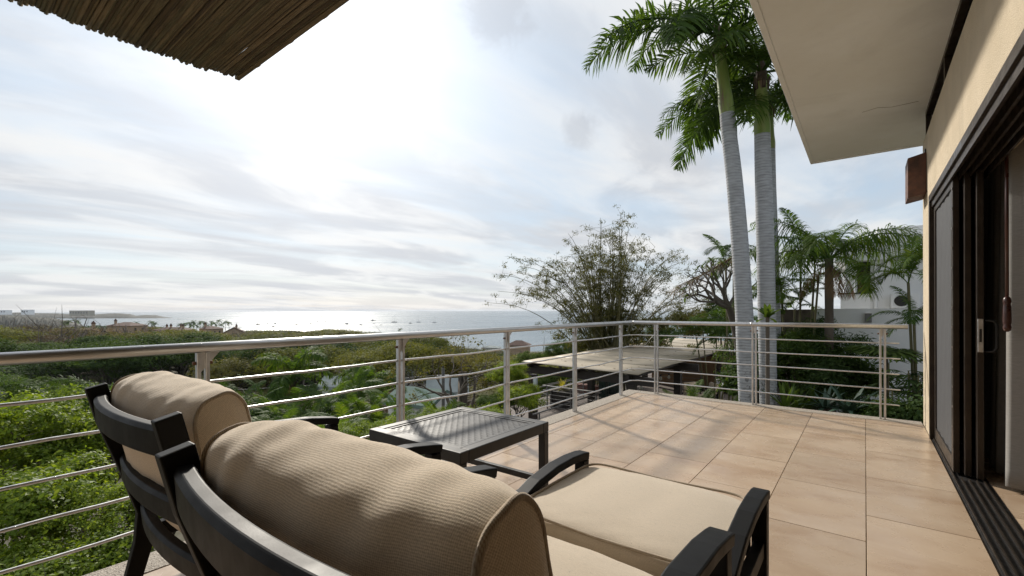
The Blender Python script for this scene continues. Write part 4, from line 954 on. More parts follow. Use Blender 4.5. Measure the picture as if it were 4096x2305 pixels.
fronds('arecad', [dict(L=1.7, nl=40, ll=.42, el0=e, el1=e-d_, vee=.5, leafdroop=.6, wid=.03, fwd=.7, seed=60+i, seg=3, rach=.014, start=.2) for i, (e, d_) in enumerate(((1.4, 1.0), (1.05, 1.7), (.7, 1.8), (.3, 1.5)))], M_palm)
fronds('fox', [dict(L=2.1, nl=70, ll=.42, el0=e, el1=e-d_, vee=.3, leafdroop=.55, wid=.045, fwd=.6, seed=80+i, seg=3, rach=.022, start=.1, plume=.5) for i, (e, d_) in enumerate(((1.2, 1.8), (.8, 2.1), (.4, 1.8), (.0, 1.2)))], M_palm2)
def fan_np(Rr, n, seed, cup=.25, half=2.6, split=.35):
    rg = np.random.default_rng(seed); V = []; F = []; m = MB().tube([(-.0, 0, 0), (.25*Rr, 0, .02), (.55*Rr, 0, .0)], [.014, .012, .010], 5, False); V += m.v; F += m.f
    c = np.array([.55*Rr, 0, 0])
    for k in range(n):
        a = -half+2*half*(k+.5)/n; da = half/n*1.04; l = Rr*rg.uniform(.9, 1.05); b = len(V)
        for (r_, w) in ((.06, 1), (.35, 1), (.65, 1-split*.4), (1., .12)):
            z = -cup*(r_**2)*l+.06*(1 if r_ < .9 else 0)*((k % 2)-.5)*r_
            for s in (-1, 1): V.append((c[0]+l*r_*math.cos(a+s*da*w), l*r_*math.sin(a+s*da*w), c[2]+z))
        F += [(b+2*q, b+2*q+1, b+2*q+3, b+2*q+2) for q in range(3)]
    return np.array(V), F
FR['fan'] = [mesh_any('frond', *fan_np(.75, 26, 200+i, .2+.15*i), M_palm2) for i in range(3)]
FR['licuala'] = [mesh_any('frond', *fan_np(.62, 30, 210+i, .18+.1*i, 3.0, .05), M_lf2) for i in range(2)]
def put_fronds(T, key, c, n, els, rng, spread=2.4, sc=(.85, 1.1), az0=None, r0=0.):
    ms = FR[key]
    for k in range(n):
        i = els[k % len(els)] if els else rng.randrange(len(ms)); a = (az0 or 0)+k*spread+rng.uniform(-.25, .25); s = rng.uniform(*sc)
        o = link('frond', ms[i], None, T, False); o.location = Vector(c)-T.location+Vector((math.cos(a)*r0, math.sin(a)*r0, 0)); o.rotation_euler = (rng.uniform(-.25, .25), rng.uniform(-.12, .12), a); o.scale = (s, s, s)
def trunk_mat():
    m, n, p = principled('royal_palm_trunk'); tc = n.new('ShaderNodeTexCoord').outputs['Object']
    sep = n.new('ShaderNodeSeparateXYZ'); n.set(sep, 'i0', tc)
    w = n.math('ADD', sep.outputs[2], n.math('MULTIPLY', n.noise(tc, 3., 3), .05)); ring = n.math('FRACT', n.math('MULTIPLY', w, 1/.072))
    line = n.maprange(ring, .0, .22, 1., 0.)
    mp = n.new('ShaderNodeMapping'); n.set(mp, 'Vector', tc); n.set(mp, 'Scale', (3, 3, 14))
    c = n.mix(n.maprange(n.noise(mp, 1.5, 6), .35, .7), (.44, .455, .48), (.32, .33, .345))
    c = n.mix(n.math('MULTIPLY', line, n.maprange(n.noise(tc, 4, 3), .3, .6, .2, .85)), c, (.13, .125, .12))
    lich = n.math('MULTIPLY', n.maprange(n.noise(tc, 7, 7, .7), .52, .62), n.maprange(sep.outputs[2], -1.1, .3, .9, .0))
    c = n.mix(lich, c, (.06, .06, .058)); n.set(p, 'Base Color', c); n.set(p, 'Roughness', .85)
    b = n.new('ShaderNodeBump', Strength=.6, Distance=.012); n.set(b, 'Height', n.math('SUBTRACT', n.noise(mp, 6, 4), line)); n.set(p, 'Normal', b); return m
M_trunk = trunk_mat()
def shaft_mat():
    m, n, p = principled('green_crownshaft'); tc = n.new('ShaderNodeTexCoord').outputs['Object']
    mp = n.new('ShaderNodeMapping'); n.set(mp, 'Vector', tc); n.set(mp, 'Scale', (5, 5, .9))
    c = n.mix(n.maprange(n.noise(mp, 1.2, 5), .35, .62), (.17, .26, .045), (.24, .28, .07))
    c = n.mix(n.maprange(n.noise(mp, .9, 4, .6, .6), .54, .66), c, (.20, .13, .08)); n.set(p, 'Base Color', c); n.set(p, 'Roughness', .45); return m
M_shaft = shaft_mat(); M_scar = mat('brown_leaf_base', (.12, .085, .055), (.06, .04, .028), .8, scale=8)
def royal(label, t, pts, rad, shaft_top, seed, n=15, els=(0, 1, 1, 2, 2, 3, 4, 3), az0=0., t2=None):
    rng = random.Random(seed); t2 = t2 or t; m = len(pts)
    Q = [P(x, y, t) for x, y in pts]; g = -3.4; b0 = Q[0]; T = thing('royal_palm', label, 'palm', (b0[0], b0[1], g), 'royal palms beside the balcony')
    Q = [np.array([b0[0], b0[1], g-.1])]+Q; zz = np.array([q[2] for q in Q]); zs = np.linspace(zz[0], zz[-1], 300)
    path = [(np.interp(z, zz, [q[0] for q in Q]), np.interp(z, zz, [q[1] for q in Q]), z) for z in zs]
    r_ = np.interp(zs, np.linspace(zz[0], zz[-1], len(rad)), rad)*(1+.012*np.sin(zs*2*math.pi/.072))
    # smooth the centre line
    pa = np.array(path); ker = np.hanning(41); ker /= ker.sum()
    for c_ in (0, 1): pad = np.pad(pa[:, c_], 20, mode='edge'); pa[:, c_] = np.convolve(pad, ker, 'valid')
    MB().tube(pa, r_, 20, False).build('trunk', M_trunk, T, True)
    top = pa[-1]; st = P(shaft_top[0], shaft_top[1], t); Ls = np.linspace(0, 1, 14)
    pth = [top+(st-top)*u for u in Ls]; rs = [r_[-1]*(1.0+.08*math.sin(min(1, u*3)*math.pi)-.30*u) for u in Ls]
    MB().tube(pth, rs, 18, False).build('crownshaft', M_shaft, T, True)
    nk = [(st-(st-top)*.02)+(st-top)*u for u in (0, .1, .28, .45)]; MB().tube(nk, [rs[-1]*1.04, rs[-1]*1.02, rs[-1]*.8, rs[-1]*.35], 12, True).build('leaf_bases', M_scar, T, True)
    for k in range(5):
        a = k*1.3+seed; c_, s_ = math.cos(a), math.sin(a); q = st+np.array([c_*rs[-1], s_*rs[-1], -.05]); MB().tube([q-np.array([0, 0, .18]), q+np.array([c_*.03, s_*.03, .05]), q+np.array([c_*.08, s_*.08, .15])], [.05, .045, .015], 6).build('leaf_stub', M_scar, T, True)
    put_fronds(T, 'royal', st+(st-top)*.16, n, els, rng, 2.399, (.88, 1.08), az0, .06); return T
royal('left royal palm with yellow-green crownshaft, in front of the balcony corner', 11.7, [(2990, 1640), (2985, 1500), (2977, 1250), (2958, 950), (2936, 700), (2914, 520), (2907, 455)], [.185, .172, .20, .215, .212, .205, .20, .19, .175], (2876, 185), 3, 14, az0=.3)
royal('right royal palm with brown-streaked crownshaft under the roof edge', 11.9, [(3074, 1640), (3068, 1300), (3062, 1000), (3053, 700), (3049, 540)], [.20, .205, .21, .212, .208, .19], (3045, 325), 9, 13, az0=1.1)
royal('third royal palm trunk half hidden behind the right one', 13.6, [(3098, 1640), (3092, 1300), (3083, 1000), (3076, 760), (3074, 600)], [.20, .205, .21, .21, .2, .18], (3072, 440), 14, 13, (1, 2, 3, 2, 4), az0=2.)
def ringed(T, c, g, r0, r1, lean=(0, 0), m=M_bark, n=14):
    zs = np.linspace(g-.2, c[2], n); return MB().tube([(c[0]+lean[0]*(1-u)**2, c[1]+lean[1]*(1-u)**2, z) for u, z in zip(np.linspace(0, 1, n), zs)], [(r0+(r1-r0)*u)*(1.06 if k % 2 else 1) for k, u in enumerate(np.linspace(0, 1, n))], 9, False).build('trunk', m, T, True)
def single_palm(name, label, c, key, n, seed, r=.12, sc=(.9, 1.1), els=None, group=None, deadn=0, g=None):
    c = np.asarray(c); g = float(G(c[0], c[1])) if g is None else g; T = thing(name, label, 'palm', (c[0], c[1], g), group); rng = random.Random(seed); ringed(T, c, g, r*1.15, r)
    put_fronds(T, key, c, n, els, rng, 2.399, sc, seed*.7, .04)
    for k in range(deadn):
        a = k*2.1+seed; o = link('dead_frond', FR['dead'][0], None, T, False); o.location = Vector(c)-T.location-Vector((0, 0, .15)); o.rotation_euler = (0, .0, a); o.scale = (.8, .8, .8)
    return T
FR['dead'] = [mesh_any('dead_frond', *frond_np(1.5, 34, .4, -.4, -1.5, -.3, .9, .02, .7, 99, 3, rach=.02), M_dead)]
def areca(label, c, seed, key='areca', stems=5, per=5, spread=.55, sc=(.8, 1.15), hvar=.8, group=None):
    c = np.asarray(c, float); g = float(G(c[0], c[1])); rng = random.Random(seed); T = thing('areca_palm', label, 'palm', (c[0], c[1], g), group)
    for k in range(stems):
        a = k*2.4+rng.random(); d = spread*(.25+.75*rng.random()); top = c+np.array([math.cos(a)*d*1.6, math.sin(a)*d*1.6, -rng.random()*hvar]); bs = np.array([c[0]+math.cos(a)*d*.5, c[1]+math.sin(a)*d*.5, g])
        MB().tube([bs, (bs+top)/2+np.array([0, 0, .1]), top], [.035, .03, .028], 7, False).build('stem', M_culm, T, True)
        put_fronds(T, key, top, per, None, rng, 2.4, sc, rng.uniform(0, 6), .01)
    return T
# garden on the right
single_palm('queen_palm', 'feathery palm with grey trunk in front of the white house', P(3316, 1035, 12.6), 'queen', 14, 5, .10, (.92, 1.1), (0, 1, 1, 2, 1, 2, 3), deadn=3)
areca('tall areca palm clump right behind the royal palm trunks', P(3185, 985, 13.6), 3, 'areca', 5, 5, .45, (.7, .95), 1.6)
areca('areca palm clump behind the railing, left of the feathery palm', P(3170, 1180, 14.5), 4, 'areca', 3, 5, .4, (.6, .8), .8)
areca('large areca palm against the white house beside the balcony wall', P(3690, 950, 10.4), 6, 'areca', 3, 5, .2, (.65, .85), 1.3)
areca('lower areca palm behind the end of the handrail', P(3690, 1215, 10.2), 7, 'arecad', 2, 5, .15, (.5, .7), .6)
areca('small areca palm in front of the pavilion post', P(2770, 1630, 13.5), 11, 'areca', 4, 4, .3, (.55, .75), .4)
areca('small fern-like palm at the foot of the left royal palm', P(2915, 1640, 12.6), 12, 'areca', 4, 4, .25, (.5, .65), .3)
areca('areca palm behind the frangipani tree', P(2850, 1270, 20), 13, 'arecad', 6, 5, .7, (.9, 1.2), 1.)
areca('areca palm crown just left of the white trunks', P(2925, 1010, 17), 15, 'arecad', 3, 5, .3, (.7, .9), .6)
bed = kind(MB().box((-5.2, 9.6, -3.6), (6, 17.3, -2.35)).build('planting_bed', M_soil, None, bevel=.2), 'structure')
def shrub(label, c, s, seed, mt, n=9000, leaf=.12, asp=.3, sq=1., group=None, droop=.2):
    rg = np.random.default_rng(seed); T = thing('garden_shrub', label, 'shrub', (c[0], c[1], -2.4), group); lob = [(c[0]+rg.normal()*s*.45, c[1]+rg.normal()*s*.35, c[2]+rg.normal()*s*.3*sq, s*rg.uniform(.4, .7), s*rg.uniform(.4, .7), s*rg.uniform(.35, .6)*sq) for _ in range(8)]
    V, F = leaf_cloud(rg, lob, n, leaf, asp, .4, .4, clump=.13, nclump=130, droop=droop); link('foliage', mesh_np('foliage', V, F), mt, T)
    branch_mesh(rg, (c[0], c[1], -2.45), [l[:3] for l in lob], .035, .4, 5, 3, .4).build('stems', M_bark, T, True); return T
shrub('large fine-leaved dark shrub right of the white trunks', P(3230, 1440, 12.6), 1.25, 1, M_lf2, 16000, .11, .25); shrub('dark shrub in the middle of the garden bed', P(3340, 1530, 12), .85, 2, M_dk, 11000, .12, .28)
shrub('tall dark shrub below the feathery palm', P(3270, 1400, 13.4), .9, 3, M_dk, 11000, .13, .2); shrub('leafy shrub left of the round-leaved palm', P(3430, 1510, 12.2), .5, 4, M_lf2, 5000, .14, .6)
shrub('low dark ground shrub by the balcony wall', P(3610, 1690, 9.6), .5, 5, M_lf2, 8000, .08, .6); shrub('low dark shrub under the end of the railing', P(3690, 1670, 9.2), .5, 6, M_dk, 8000, .08, .6); shrub('dark low shrub in front of the agaves', P(3500, 1690, 10.4), .5, 7, M_dk, 6000, .09, .5)
shrub('dark shrub filling behind the white trunks', P(3120, 1500, 14), 1.2, 8, M_dk, 9000, .14, .4); shrub('shrub at the left of the garden bed behind the trunks', P(3040, 1450, 16), 1.2, 9, M_dk, 8000, .14, .4)
def rosette(name, label, c, n, L, w, mt, seed, el=(.2, 1.2), g=-2.4, group=None, cat='plant'):
    rg = np.random.default_rng(seed); T = thing(name, label, cat, (c[0], c[1], g), group); V = []
    for k in range(n):
        a = k*2.4; e = rg.uniform(*el); l = L*rg.uniform(.7, 1.1); V = []; m = 6
        for q in range(m+1):
            t = q/m; ee = e-.9*t*t*(1.2-e*.5); r_ = l*t*math.cos(e-.45*t*(1.3-e)); z = l*t*math.sin(e-.5*t*(1.3-e)); ww = w*math.sin(math.pi*(.18+.8*t))**.8*(.03 if q == m else 1)
            for s in (-1, 1): V.append((c[0]+r_*math.cos(a)-s*ww/2*math.sin(a), c[1]+r_*math.sin(a)+s*ww/2*math.cos(a), c[2]+z+abs(ww)*.15))
        MB().add(V, [(2*q, 2*q+1, 2*q+3, 2*q+2) for q in range(m)]).build('leaf', mt, T, True)
    if c[2]-g > .15: MB().tube([(c[0], c[1], g-.05), (c[0], c[1], c[2]+.03)], [.05, .04], 8, False).build('stem', M_bark, T, True)
    return T
M_agave = mat('agave_blue_green', (.06, .11, .07), (.04, .08, .055), .5, scale=5); M_yuc = leafmat('variegated_yucca', (.30, .30, .05), (.42, .38, .09), (.14, .2, .04), .4)
rosette('agave', 'large blue-green agave at the balcony edge in the garden bed', P(3395, 1655, 10.4), 26, .95, .10, M_agave, 1); rosette('agave', 'smaller agave left of the large blue-green one', P(3300, 1640, 11), 20, .7, .08, M_agave, 2)
for k, (nx, ny) in enumerate(((3140, 1620), (3185, 1630), (3235, 1625), (3165, 1590))): rosette('upright_fern', ('strap-leaved plant nearest the white trunks in the row by the balcony edge', 'second strap-leaved plant from the white trunks', 'strap-leaved plant next to the smaller agave', 'strap-leaved plant set back behind the row of three')[k], P(nx, ny+20, 11+.3*k), 13, .75, .09, M_lf2, 10+k, (.7, 1.4), group='strap-leaved plants by the balcony edge')
ct = P(3545, 1395, 10.8); T = thing('fan_palm', 'round-leaved fan palm in front of the garden wall, behind the end post', 'palm', (ct[0], ct[1], -2.4)); MB().tube([(ct[0], ct[1], -2.5), (ct[0], ct[1], ct[2])], .035, 8, False).build('trunk', M_bark, T, True); put_fronds(T, 'licuala', ct, 9, None, random.Random(2), .7, (.75, 1.0))
def rhapis(label, c, seed, n=4):
    rng = random.Random(seed); T = thing('lady_palm', label, 'palm', (c[0], c[1], -2.4), 'lady palms by the wall')
    for k in range(n):
        x, y, z = c[0]+rng.uniform(-.3, .3), c[1]+rng.uniform(-.3, .3), c[2]-rng.uniform(0, .9); MB().tube([(x, y, -2.5), (x+.02, y, z)], .014, 6, False).build('cane', M_culm, T, True)
        for q in range(7):
            o = link('frond', FR['lady'][q % 2], None, T, False); o.location = Vector((x, y, z-.08*q))-T.location; o.rotation_euler = (0, rng.uniform(-.5, .3), q*2.4+rng.random()); s = rng.uniform(.7, 1); o.scale = (s, s, s)
FR['lady'] = []
for i in range(2):
    V = []; F = []; rg = np.random.default_rng(300+i); m = MB().tube([(0, 0, 0), (.16, 0, .03)], .006, 4, False); V += m.v; F += m.f
    for k in range(8):
        a = -1.25+2.5*(k+.5)/8; b = len(V); l = .34*rg.uniform(.85, 1.1)
        for r_, w in ((.02, .3), (.4, 1.), (.8, .8), (1., .1)):
            for s in (-1, 1): V.append((.16+l*r_*math.cos(a)-s*.019*w*math.sin(a), l*r_*math.sin(a)+s*.019*w*math.cos(a), .03-.12*r_*r_))
        F += [(b+2*q, b+2*q+1, b+2*q+3, b+2*q+2) for q in range(3)]
    FR['lady'].append(mesh_any('frond', V, F, M_dk))
rhapis('slim lady palm right of the end post', P(3590, 1450, 10.2), 1); rhapis('lady palm clump against the balcony wall edge', P(3675, 1420, 9.8), 2, 5); rhapis('lady palm beside the dark shrub in the bed', P(3400, 1370, 13), 3, 4); rhapis('low lady palm under the round-leaved palm', P(3610, 1560, 10), 4, 4)
# palms on the slope in the middle
single_palm('foxtail_palm', 'palm with two sunlit arching fronds rising above the garden palms', P(1175, 1490, 17), 'fox', 9, 3, .10, (.8, 1.1), (0, 0, 1, 1, 2, 3), deadn=2)
single_palm('foxtail_palm', 'dark palm on the slope left of the utility pole', P(1490, 1520, 24), 'fox', 14, 4, .12, (.95, 1.2)); single_palm('foxtail_palm', 'palm with a drooping frond left of the far armchair cushion', P(430, 1575, 13), 'royal', 7, 6, .12, (.36, .46), (1, 2, 2, 3))
single_palm('foxtail_palm', 'palm frond tuft at the far left below the handrail', P(-40, 1560, 14), 'royal', 9, 8, .12, (.36, .46), (1, 2, 2, 3)); single_palm('foxtail_palm', 'palm behind the near railing post among the garden palms', P(870, 1590, 18), 'fox', 10, 9, .1, (.6, .75))
k = 0
for nx, ny, t, key, sc in ((930, 1640, 14, 'arecad', 1.1), (1060, 1600, 16, 'arecad', 1.15), (1010, 1700, 12.5, 'arecad', 1.), (1180, 1650, 14, 'arecad', 1.1), (1270, 1600, 16, 'arecad', 1.2), (1330, 1680, 13, 'areca', 1.), (1420, 1620, 16, 'areca', 1.1), (1470, 1700, 13, 'areca', .95), (1560, 1660, 15, 'areca', 1.05), (1670, 1650, 15, 'areca', 1.), (1290, 1740, 11.5, 'areca', .85), (860, 1700, 13, 'arecad', 1.), (1100, 1760, 11, 'areca', .8), (1700, 1720, 13, 'areca', .8), (1380, 1540, 20, 'arecad', 1.2)):
    k += 1; areca('green areca palm in the bank of garden palms behind the railing', P(nx, ny+40, t), 30+k, key, 4, 6, .5, (.72*sc, .98*sc), .7, 'areca palms on the slope')
for nx, ny, t in ((1000, 1660, 13), (1120, 1690, 12.5), (930, 1600, 16), (1240, 1720, 12)):
    c = P(nx, ny, t); T = thing('fan_palm', 'fan-leaved palm among the garden palms behind the railing', 'palm', (c[0], c[1], float(G(c[0], c[1]))), 'fan palms on the slope'); ringed(T, c, T.location.z, .09, .08); put_fronds(T, 'fan', c, 13, None, random.Random(nx), 2.4, (.9, 1.2))
# ------------------------------------------------------------------ bamboo
rg = np.random.default_rng(77); bc0 = P(2440, 1425, 25.5); bg = float(G(bc0[0], bc0[1]))
T = thing('bamboo_clump', 'tall sparse bamboo clump fanning out beyond the pavilion roof', 'bamboo', (bc0[0], bc0[1], bg)); lobes = []; tw = MB()
for k in range(84):
    a = rg.uniform(0, 6.28); sp = rg.random()**.8; base = np.array([bc0[0]+.9*math.cos(a)*sp*1.3, bc0[1]+.9*math.sin(a)*sp, bg]); side = rg.uniform(-1, 1); side = math.copysign(abs(side)**1.25, side)
    lat = RT*(side*abs(side)**.35*6.3)+FW*rg.normal()*1.2; Hh = rg.uniform(7.6, 10.9)*(1-.24*abs(side)**2); n = 14; pts = []
    for u in np.linspace(0, 1, n):
        d_ = lat*(u**1.6)*1.0+lat*.25*max(0, u-.75)*4*max(0, u-.75); pts.append(base+d_+np.array([0, 0, Hh*(u-.10*u**4*(1+abs(side)*1.5))]))
    MB().tube(pts, np.linspace(.045, .008, n), 6, False).build('culm', M_culm, T, True)
    for q in range(int(rg.integers(13, 22))):
        u = rg.uniform(.30, 1.)**.9; p = np.array([np.interp(u, np.linspace(0, 1, n), [w[c] for w in pts]) for c in range(3)]); e = p+rg.normal(size=3)*np.array([.55, .55, .28])+np.array([0, 0, .12])
        tw.tube([p, (p+e)/2+[0, 0, .08], e], [.008, .006, .003], 3, False); lobes.append((*((p+2*e)/3), .30, .30, .22))
        if rg.random() < .5: lobes.append((*e, .22, .22, .2))
tw.build('twigs', M_culm, T)
V, F = leaf_cloud(rg, lobes, 36000, .17, .17, .1, .15, droop=.9, fold=.1); link('foliage', mesh_np('foliage', V, F), M_bam, T)
for k, (nx, ny) in enumerate(((2700, 1300), (2780, 1290), (2330, 1400), (2560, 1380), (2450, 1400))):
    c = P(nx, ny, 24+k); rg2 = np.random.default_rng(k); V, F = leaf_cloud(rg2, [(c[0]+rg2.normal()*.9, c[1]+rg2.normal()*.6, c[2]+rg2.normal()*.5, .6, .6, .4) for _ in range(12)], 2600, .24, .17, .1, .1, droop=1.2)
    link('foliage', mesh_np('foliage', V, F), M_bam, T)
# ------------------------------------------------------------------ frangipani, its dead frond
rg = np.random.default_rng(41); fb = P(2962, 1420, 15.5); fj = P(2915, 1230, 15.5)
T = thing('frangipani_tree', 'frangipani with bare forking grey branches left of the white trunks', 'tree', (fb[0], fb[1], -3.35)); tips = []
MB().tube([(fb[0], fb[1], -3.5), fb, P(2945, 1330, 15.5), fj], [.16, .15, .13, .11], 9, False).build('trunk', M_bark, T, True); lm = MB()
for k, (dx, dz, df) in enumerate(((-.9, .35, .1), (-.55, .75, -.3), (-.15, 1., .2), (.3, .9, -.1), (-.8, .12, -.35), (.1, .8, .5), (-.6, .6, .4))):
    d = RT*dx+UP*dz+FW*df; d /= np.linalg.norm(d); m2 = recursive_tree(rg, fj, d, .62, .075, 4, .42, .22, (2, 2), .80, .10, tips); lm.add(m2.v, m2.f)
lm.build('branches', M_bark2, T, True)
for k in rg.choice(len(tips), 26, replace=False):
    p, d = tips[k]; V = []; F = []
    for q in range(int(rg.integers(2, 6))):
        a = rg.uniform(0, 6.28); e = rg.uniform(-.5, .9); l = rg.uniform(.2, .34); w = .07; dr = np.array([math.cos(a)*math.cos(e), math.sin(a)*math.cos(e), math.sin(e)]); sd = np.cross(dr, UP); sd /= np.linalg.norm(sd); b = len(V)
        for r_, ww in ((0, .15), (.35, 1), (.7, .9), (1, .1)):
            for s in (-1, 1): V.append(p+dr*l*r_-UP*.08*r_*r_+sd*s*w*.5*ww)
        F += [(b+2*i, b+2*i+1, b+2*i+3, b+2*i+2) for i in range(3)]
    MB().add(V, F).build('leaf_tuft', M_lf2, T, True)
rosette('frangipani_shoot', 'green leaf rosette on a stem in front of the right royal palm', P(3070, 1275, 10.2), 16, .42, .10, M_lf2, 31, (.0, 1.3), -3.35, cat='plant')
a_, b_ = P(2950, 1020, 15.2), P(2712, 1145, 15.2)
T = thing('fallen_frond', 'long dead brown palm frond caught in the frangipani branches', 'palm frond', tuple(b_)); L = np.linalg.norm(a_-b_); dv = (b_-a_)/L; V = []; F = []; rg = np.random.default_rng(4)
MB().tube([a_, a_+(b_-a_)*.5-UP*.05, b_], [.035, .025, .01], 6, False).build('rachis', M_dead, T, True)
for k in range(190):
    u = rg.uniform(.02, 1); p = a_+dv*L*u-UP*.05*math.sin(u*3.14)+rg.normal(size=3)*.03; d = dv*.8+rg.normal(size=3)*.22-UP*rg.uniform(.05, .45); d /= np.linalg.norm(d); l = rg.uniform(.35, .7); sd = np.cross(d, UP); sd /= np.linalg.norm(sd); b = len(V)
    for r_, w in ((0, .5), (.5, 1), (1, .2)):
        for s in (-1, 1): V.append(p+d*l*r_-UP*.18*r_*r_*l+sd*s*.012*w)
    F += [(b, b+1, b+3, b+2), (b+2, b+3, b+5, b+4)]
MB().add(V, F).build('leaflets', M_dead, T)
# ------------------------------------------------------------------ neighbouring pavilion and terrace
M_sheet = mat('beige_roof_sheet', (.42, .36, .275), (.36, .31, .235), .6, scale=.6, bump=.1, bscale=5); M_beam = mat('dark_stained_timber', (.022, .017, .015), (.032, .024, .02), .55, scale=2, stretch=(1, 6, 1))
M_plank = mat('grey_decking', (.16, .13, .115), (.11, .09, .08), .8, scale=1.2, stretch=(22, 1, 1)); M_redw = mat('red_brown_render', (.16, .06, .042), (.11, .045, .033), .85, scale=2); M_bscr = mat('bamboo_screen', (.30, .19, .10), (.20, .12, .065), .85, scale=2.5, stretch=(1, 1, 22), bump=.5, bscale=10)
pv = thing('pavilion', 'long open timber pavilion with flat beige sheet roof', 'pavilion', (-8.3, 14.9, -3.3))
X0, X1, Y0, Y1, ZA, ZB = -10.74, -5.94, 14.45, 32.9, -.836, -.953
for k in range(8):
    a, b = Y0+(Y1-Y0)*k/8+.022, Y0+(Y1-Y0)*(k+1)/8-.022; bow = [0, .014, .02, .014, 0]; V = []
    for dz in (0, -.02):
        for xx in np.linspace(0, 1, 5):
            for q, u in enumerate(np.linspace(0, 1, 5)): V.append((X0+(X1-X0)*xx, a+(b-a)*u, ZA+(ZB-ZA)*xx+bow[q]+dz))
    F = [(i*5+j, (i+1)*5+j, (i+1)*5+j+1, i*5+j+1) for i in range(4) for j in range(4)]; F += [tuple(25+i for i in q[::-1]) for q in F]
    rim = [i*5 for i in range(5)]+[20+j for j in range(1, 5)]+[i*5+4 for i in range(3, -1, -1)]+[j for j in range(3, 0, -1)]; F += [(rim[i], 25+rim[i], 25+rim[(i+1) % 16], rim[(i+1) % 16]) for i in range(16)]
    MB().add(V, F).build('roof_panel', M_sheet, pv, True)
rng = random.Random(9); sc_ = MB()
for k in range(70):
    x, y = rng.uniform(X0+.2, X1-.2), rng.uniform(Y0+.2, Y1); z = ZA+(ZB-ZA)*(x-X0)/(X1-X0)+.022; s = rng.uniform(.02, .07); sc_.add([(x-s, y, z), (x, y-s*.5, z+.015), (x+s, y, z), (x, y+s*.5, z+.01)], [(0, 1, 2, 3)])
lv = sc_.build('fallen_leaves', M_dead, pv); kind(lv, 'stuff')
for y in (14.9, 19.8, 26.6, 32.4):
    MB().beam((X0-.6, y, -1.17), (X1+.45, y, -1.24), .14, .30).build('cross_beam', M_beam, pv, bevel=.01)
    for x in (-10.5, -6.35): MB().box((x-.14, y-.14, -3.32), (x+.14, y+.14, -1.38)).build('post', M_beam, pv, bevel=.012)
for x in (-10.5, -8.4, -6.35): MB().beam((x, Y0+.1, -.98-.0245*(x-X0)), (x, Y1-.2, -.98-.0245*(x-X0)), .10, .16).build('rafter', M_beam, pv)
box('screen_wall', (-10.3, 27.2, -3.3), (-3.6, 27.35, -1.2), M_bscr, pv)
M_frost = mat('frosted_sconce', (.62, .70, .72), (.5, .58, .6), .4, scale=2)
for k, (x, y, z, lb) in enumerate(((-10.26, 14.72, -1.62, 'pale glass sconce on the left corner post of the pavilion'), (-6.62, 14.72, -2.1, 'pale glass sconce beside the right front post of the pavilion'))):
    t = thing('post_sconce', lb, 'lamp', (x, y, z-.3)); MB().lathe((x, y, z-.3), [(.05, 0), (.09, .02), (.09, .42), (.05, .45)], 12).build('shade', M_frost, t, True); MB().box((x-.03, y+.05, z-.1), (x+.03, y+.075, z+.05)).build('mount', M_steel2, t)
ter = kind(MB().box((-13.1, 12.8, -3.7), (-3.2, 34, -3.3)).build('terrace_floor', M_plank), 'structure')
tw_ = tag(MB().box((-13.25, 12.6, -5.6), (-8.5, 12.79, -3.32)).build('terrace_wall', M_redw), 'red-brown rendered wall under the terrace edge', 'wall')
M_rail2 = mat('dull_grey_rail', (.20, .20, .20), (.15, .15, .15), .6, .3)
tr2 = thing('terrace_railing', 'steel tube railing around the lower terrace by the pavilion', 'railing', tuple(PZ(2172, 1542, -2.25)-[0, 0, 1.05]))
A, B, Cc, D = (PZ(2345, 1504, -2.25), PZ(2172, 1542, -2.25), PZ(2404, 1571, -2.25), PZ(2130, 1660, -2.25))
for z, r_ in ((0, .028), (-.2, .011), (-.38, .011), (-.56, .011), (-.74, .011), (-.92, .011)): MB().tube([A+[0, 0, z], B+[0, 0, z], Cc+[0, 0, z], D+[0, 0, z]], r_, 7, False).build('handrail' if z == 0 else 'bar', M_rail2, tr2, True)
for (q, w) in ((A, B), (B, Cc), (Cc, D)):
    for u in (.08, .5, .92): p = q+(w-q)*u; MB().tube([p-[0, 0, 1.05], p], .028, 7, False).build('post', M_rail2, tr2, True)
tr3 = thing('terrace_railing', 'steel railing at the far side of the pavilion terrace', 'railing', (-9.8, 25.6, -3.3))
for z, r_ in ((1.05, .028), (.85, .011), (.65, .011), (.45, .011), (.25, .011)): MB().tube([(-11.5, 16, z-3.3), (-10.9, 25.6, z-3.3), (-7.2, 26.4, z-3.3)], r_, 7, False).build('handrail' if z > 1 else 'bar', M_rail2, tr3, True)
for k in range(7): p = np.array([-11.5, 16, -3.3])*(1-k/6)+np.array([-10.9, 25.6, -3.3])*(k/6); MB().tube([p, p+[0, 0, 1.05]], .026, 7, False).build('post', M_rail2, tr3, True)
for k in range(4): p = np.array([-10.6, 25.7, -3.3])*(1-k/3)+np.array([-7.2, 26.4, -3.3])*(k/3); MB().tube([p, p+[0, 0, 1.05]], .026, 7, False).build('post', M_rail2, tr3, True)
M_plt = mat('dark_planter', (.022, .02, .02), (.035, .03, .028), .6); M_plg = mat('dark_green_pot', (.012, .03, .026), (.02, .045, .036), .35)
def planter(label, c, w, h, m, g=-3.3):
    t = thing('planter', label, 'planter', (c[0], c[1], g)); W2 = w/2
    MB().box((c[0]-W2, c[1]-W2, g), (c[0]+W2, c[1]+W2, g+h*.93)).build('body', m, t, bevel=.02); MB().box((c[0]-W2-.02, c[1]-W2-.02, g+h*.93), (c[0]+W2+.02, c[1]+W2+.02, g+h)).build('rim', m, t, bevel=.01); MB().box((c[0]-W2+.05, c[1]-W2+.05, g+h-.002), (c[0]+W2-.05, c[1]+W2-.05, g+h+.012)).build('soil', M_soil, t); return t
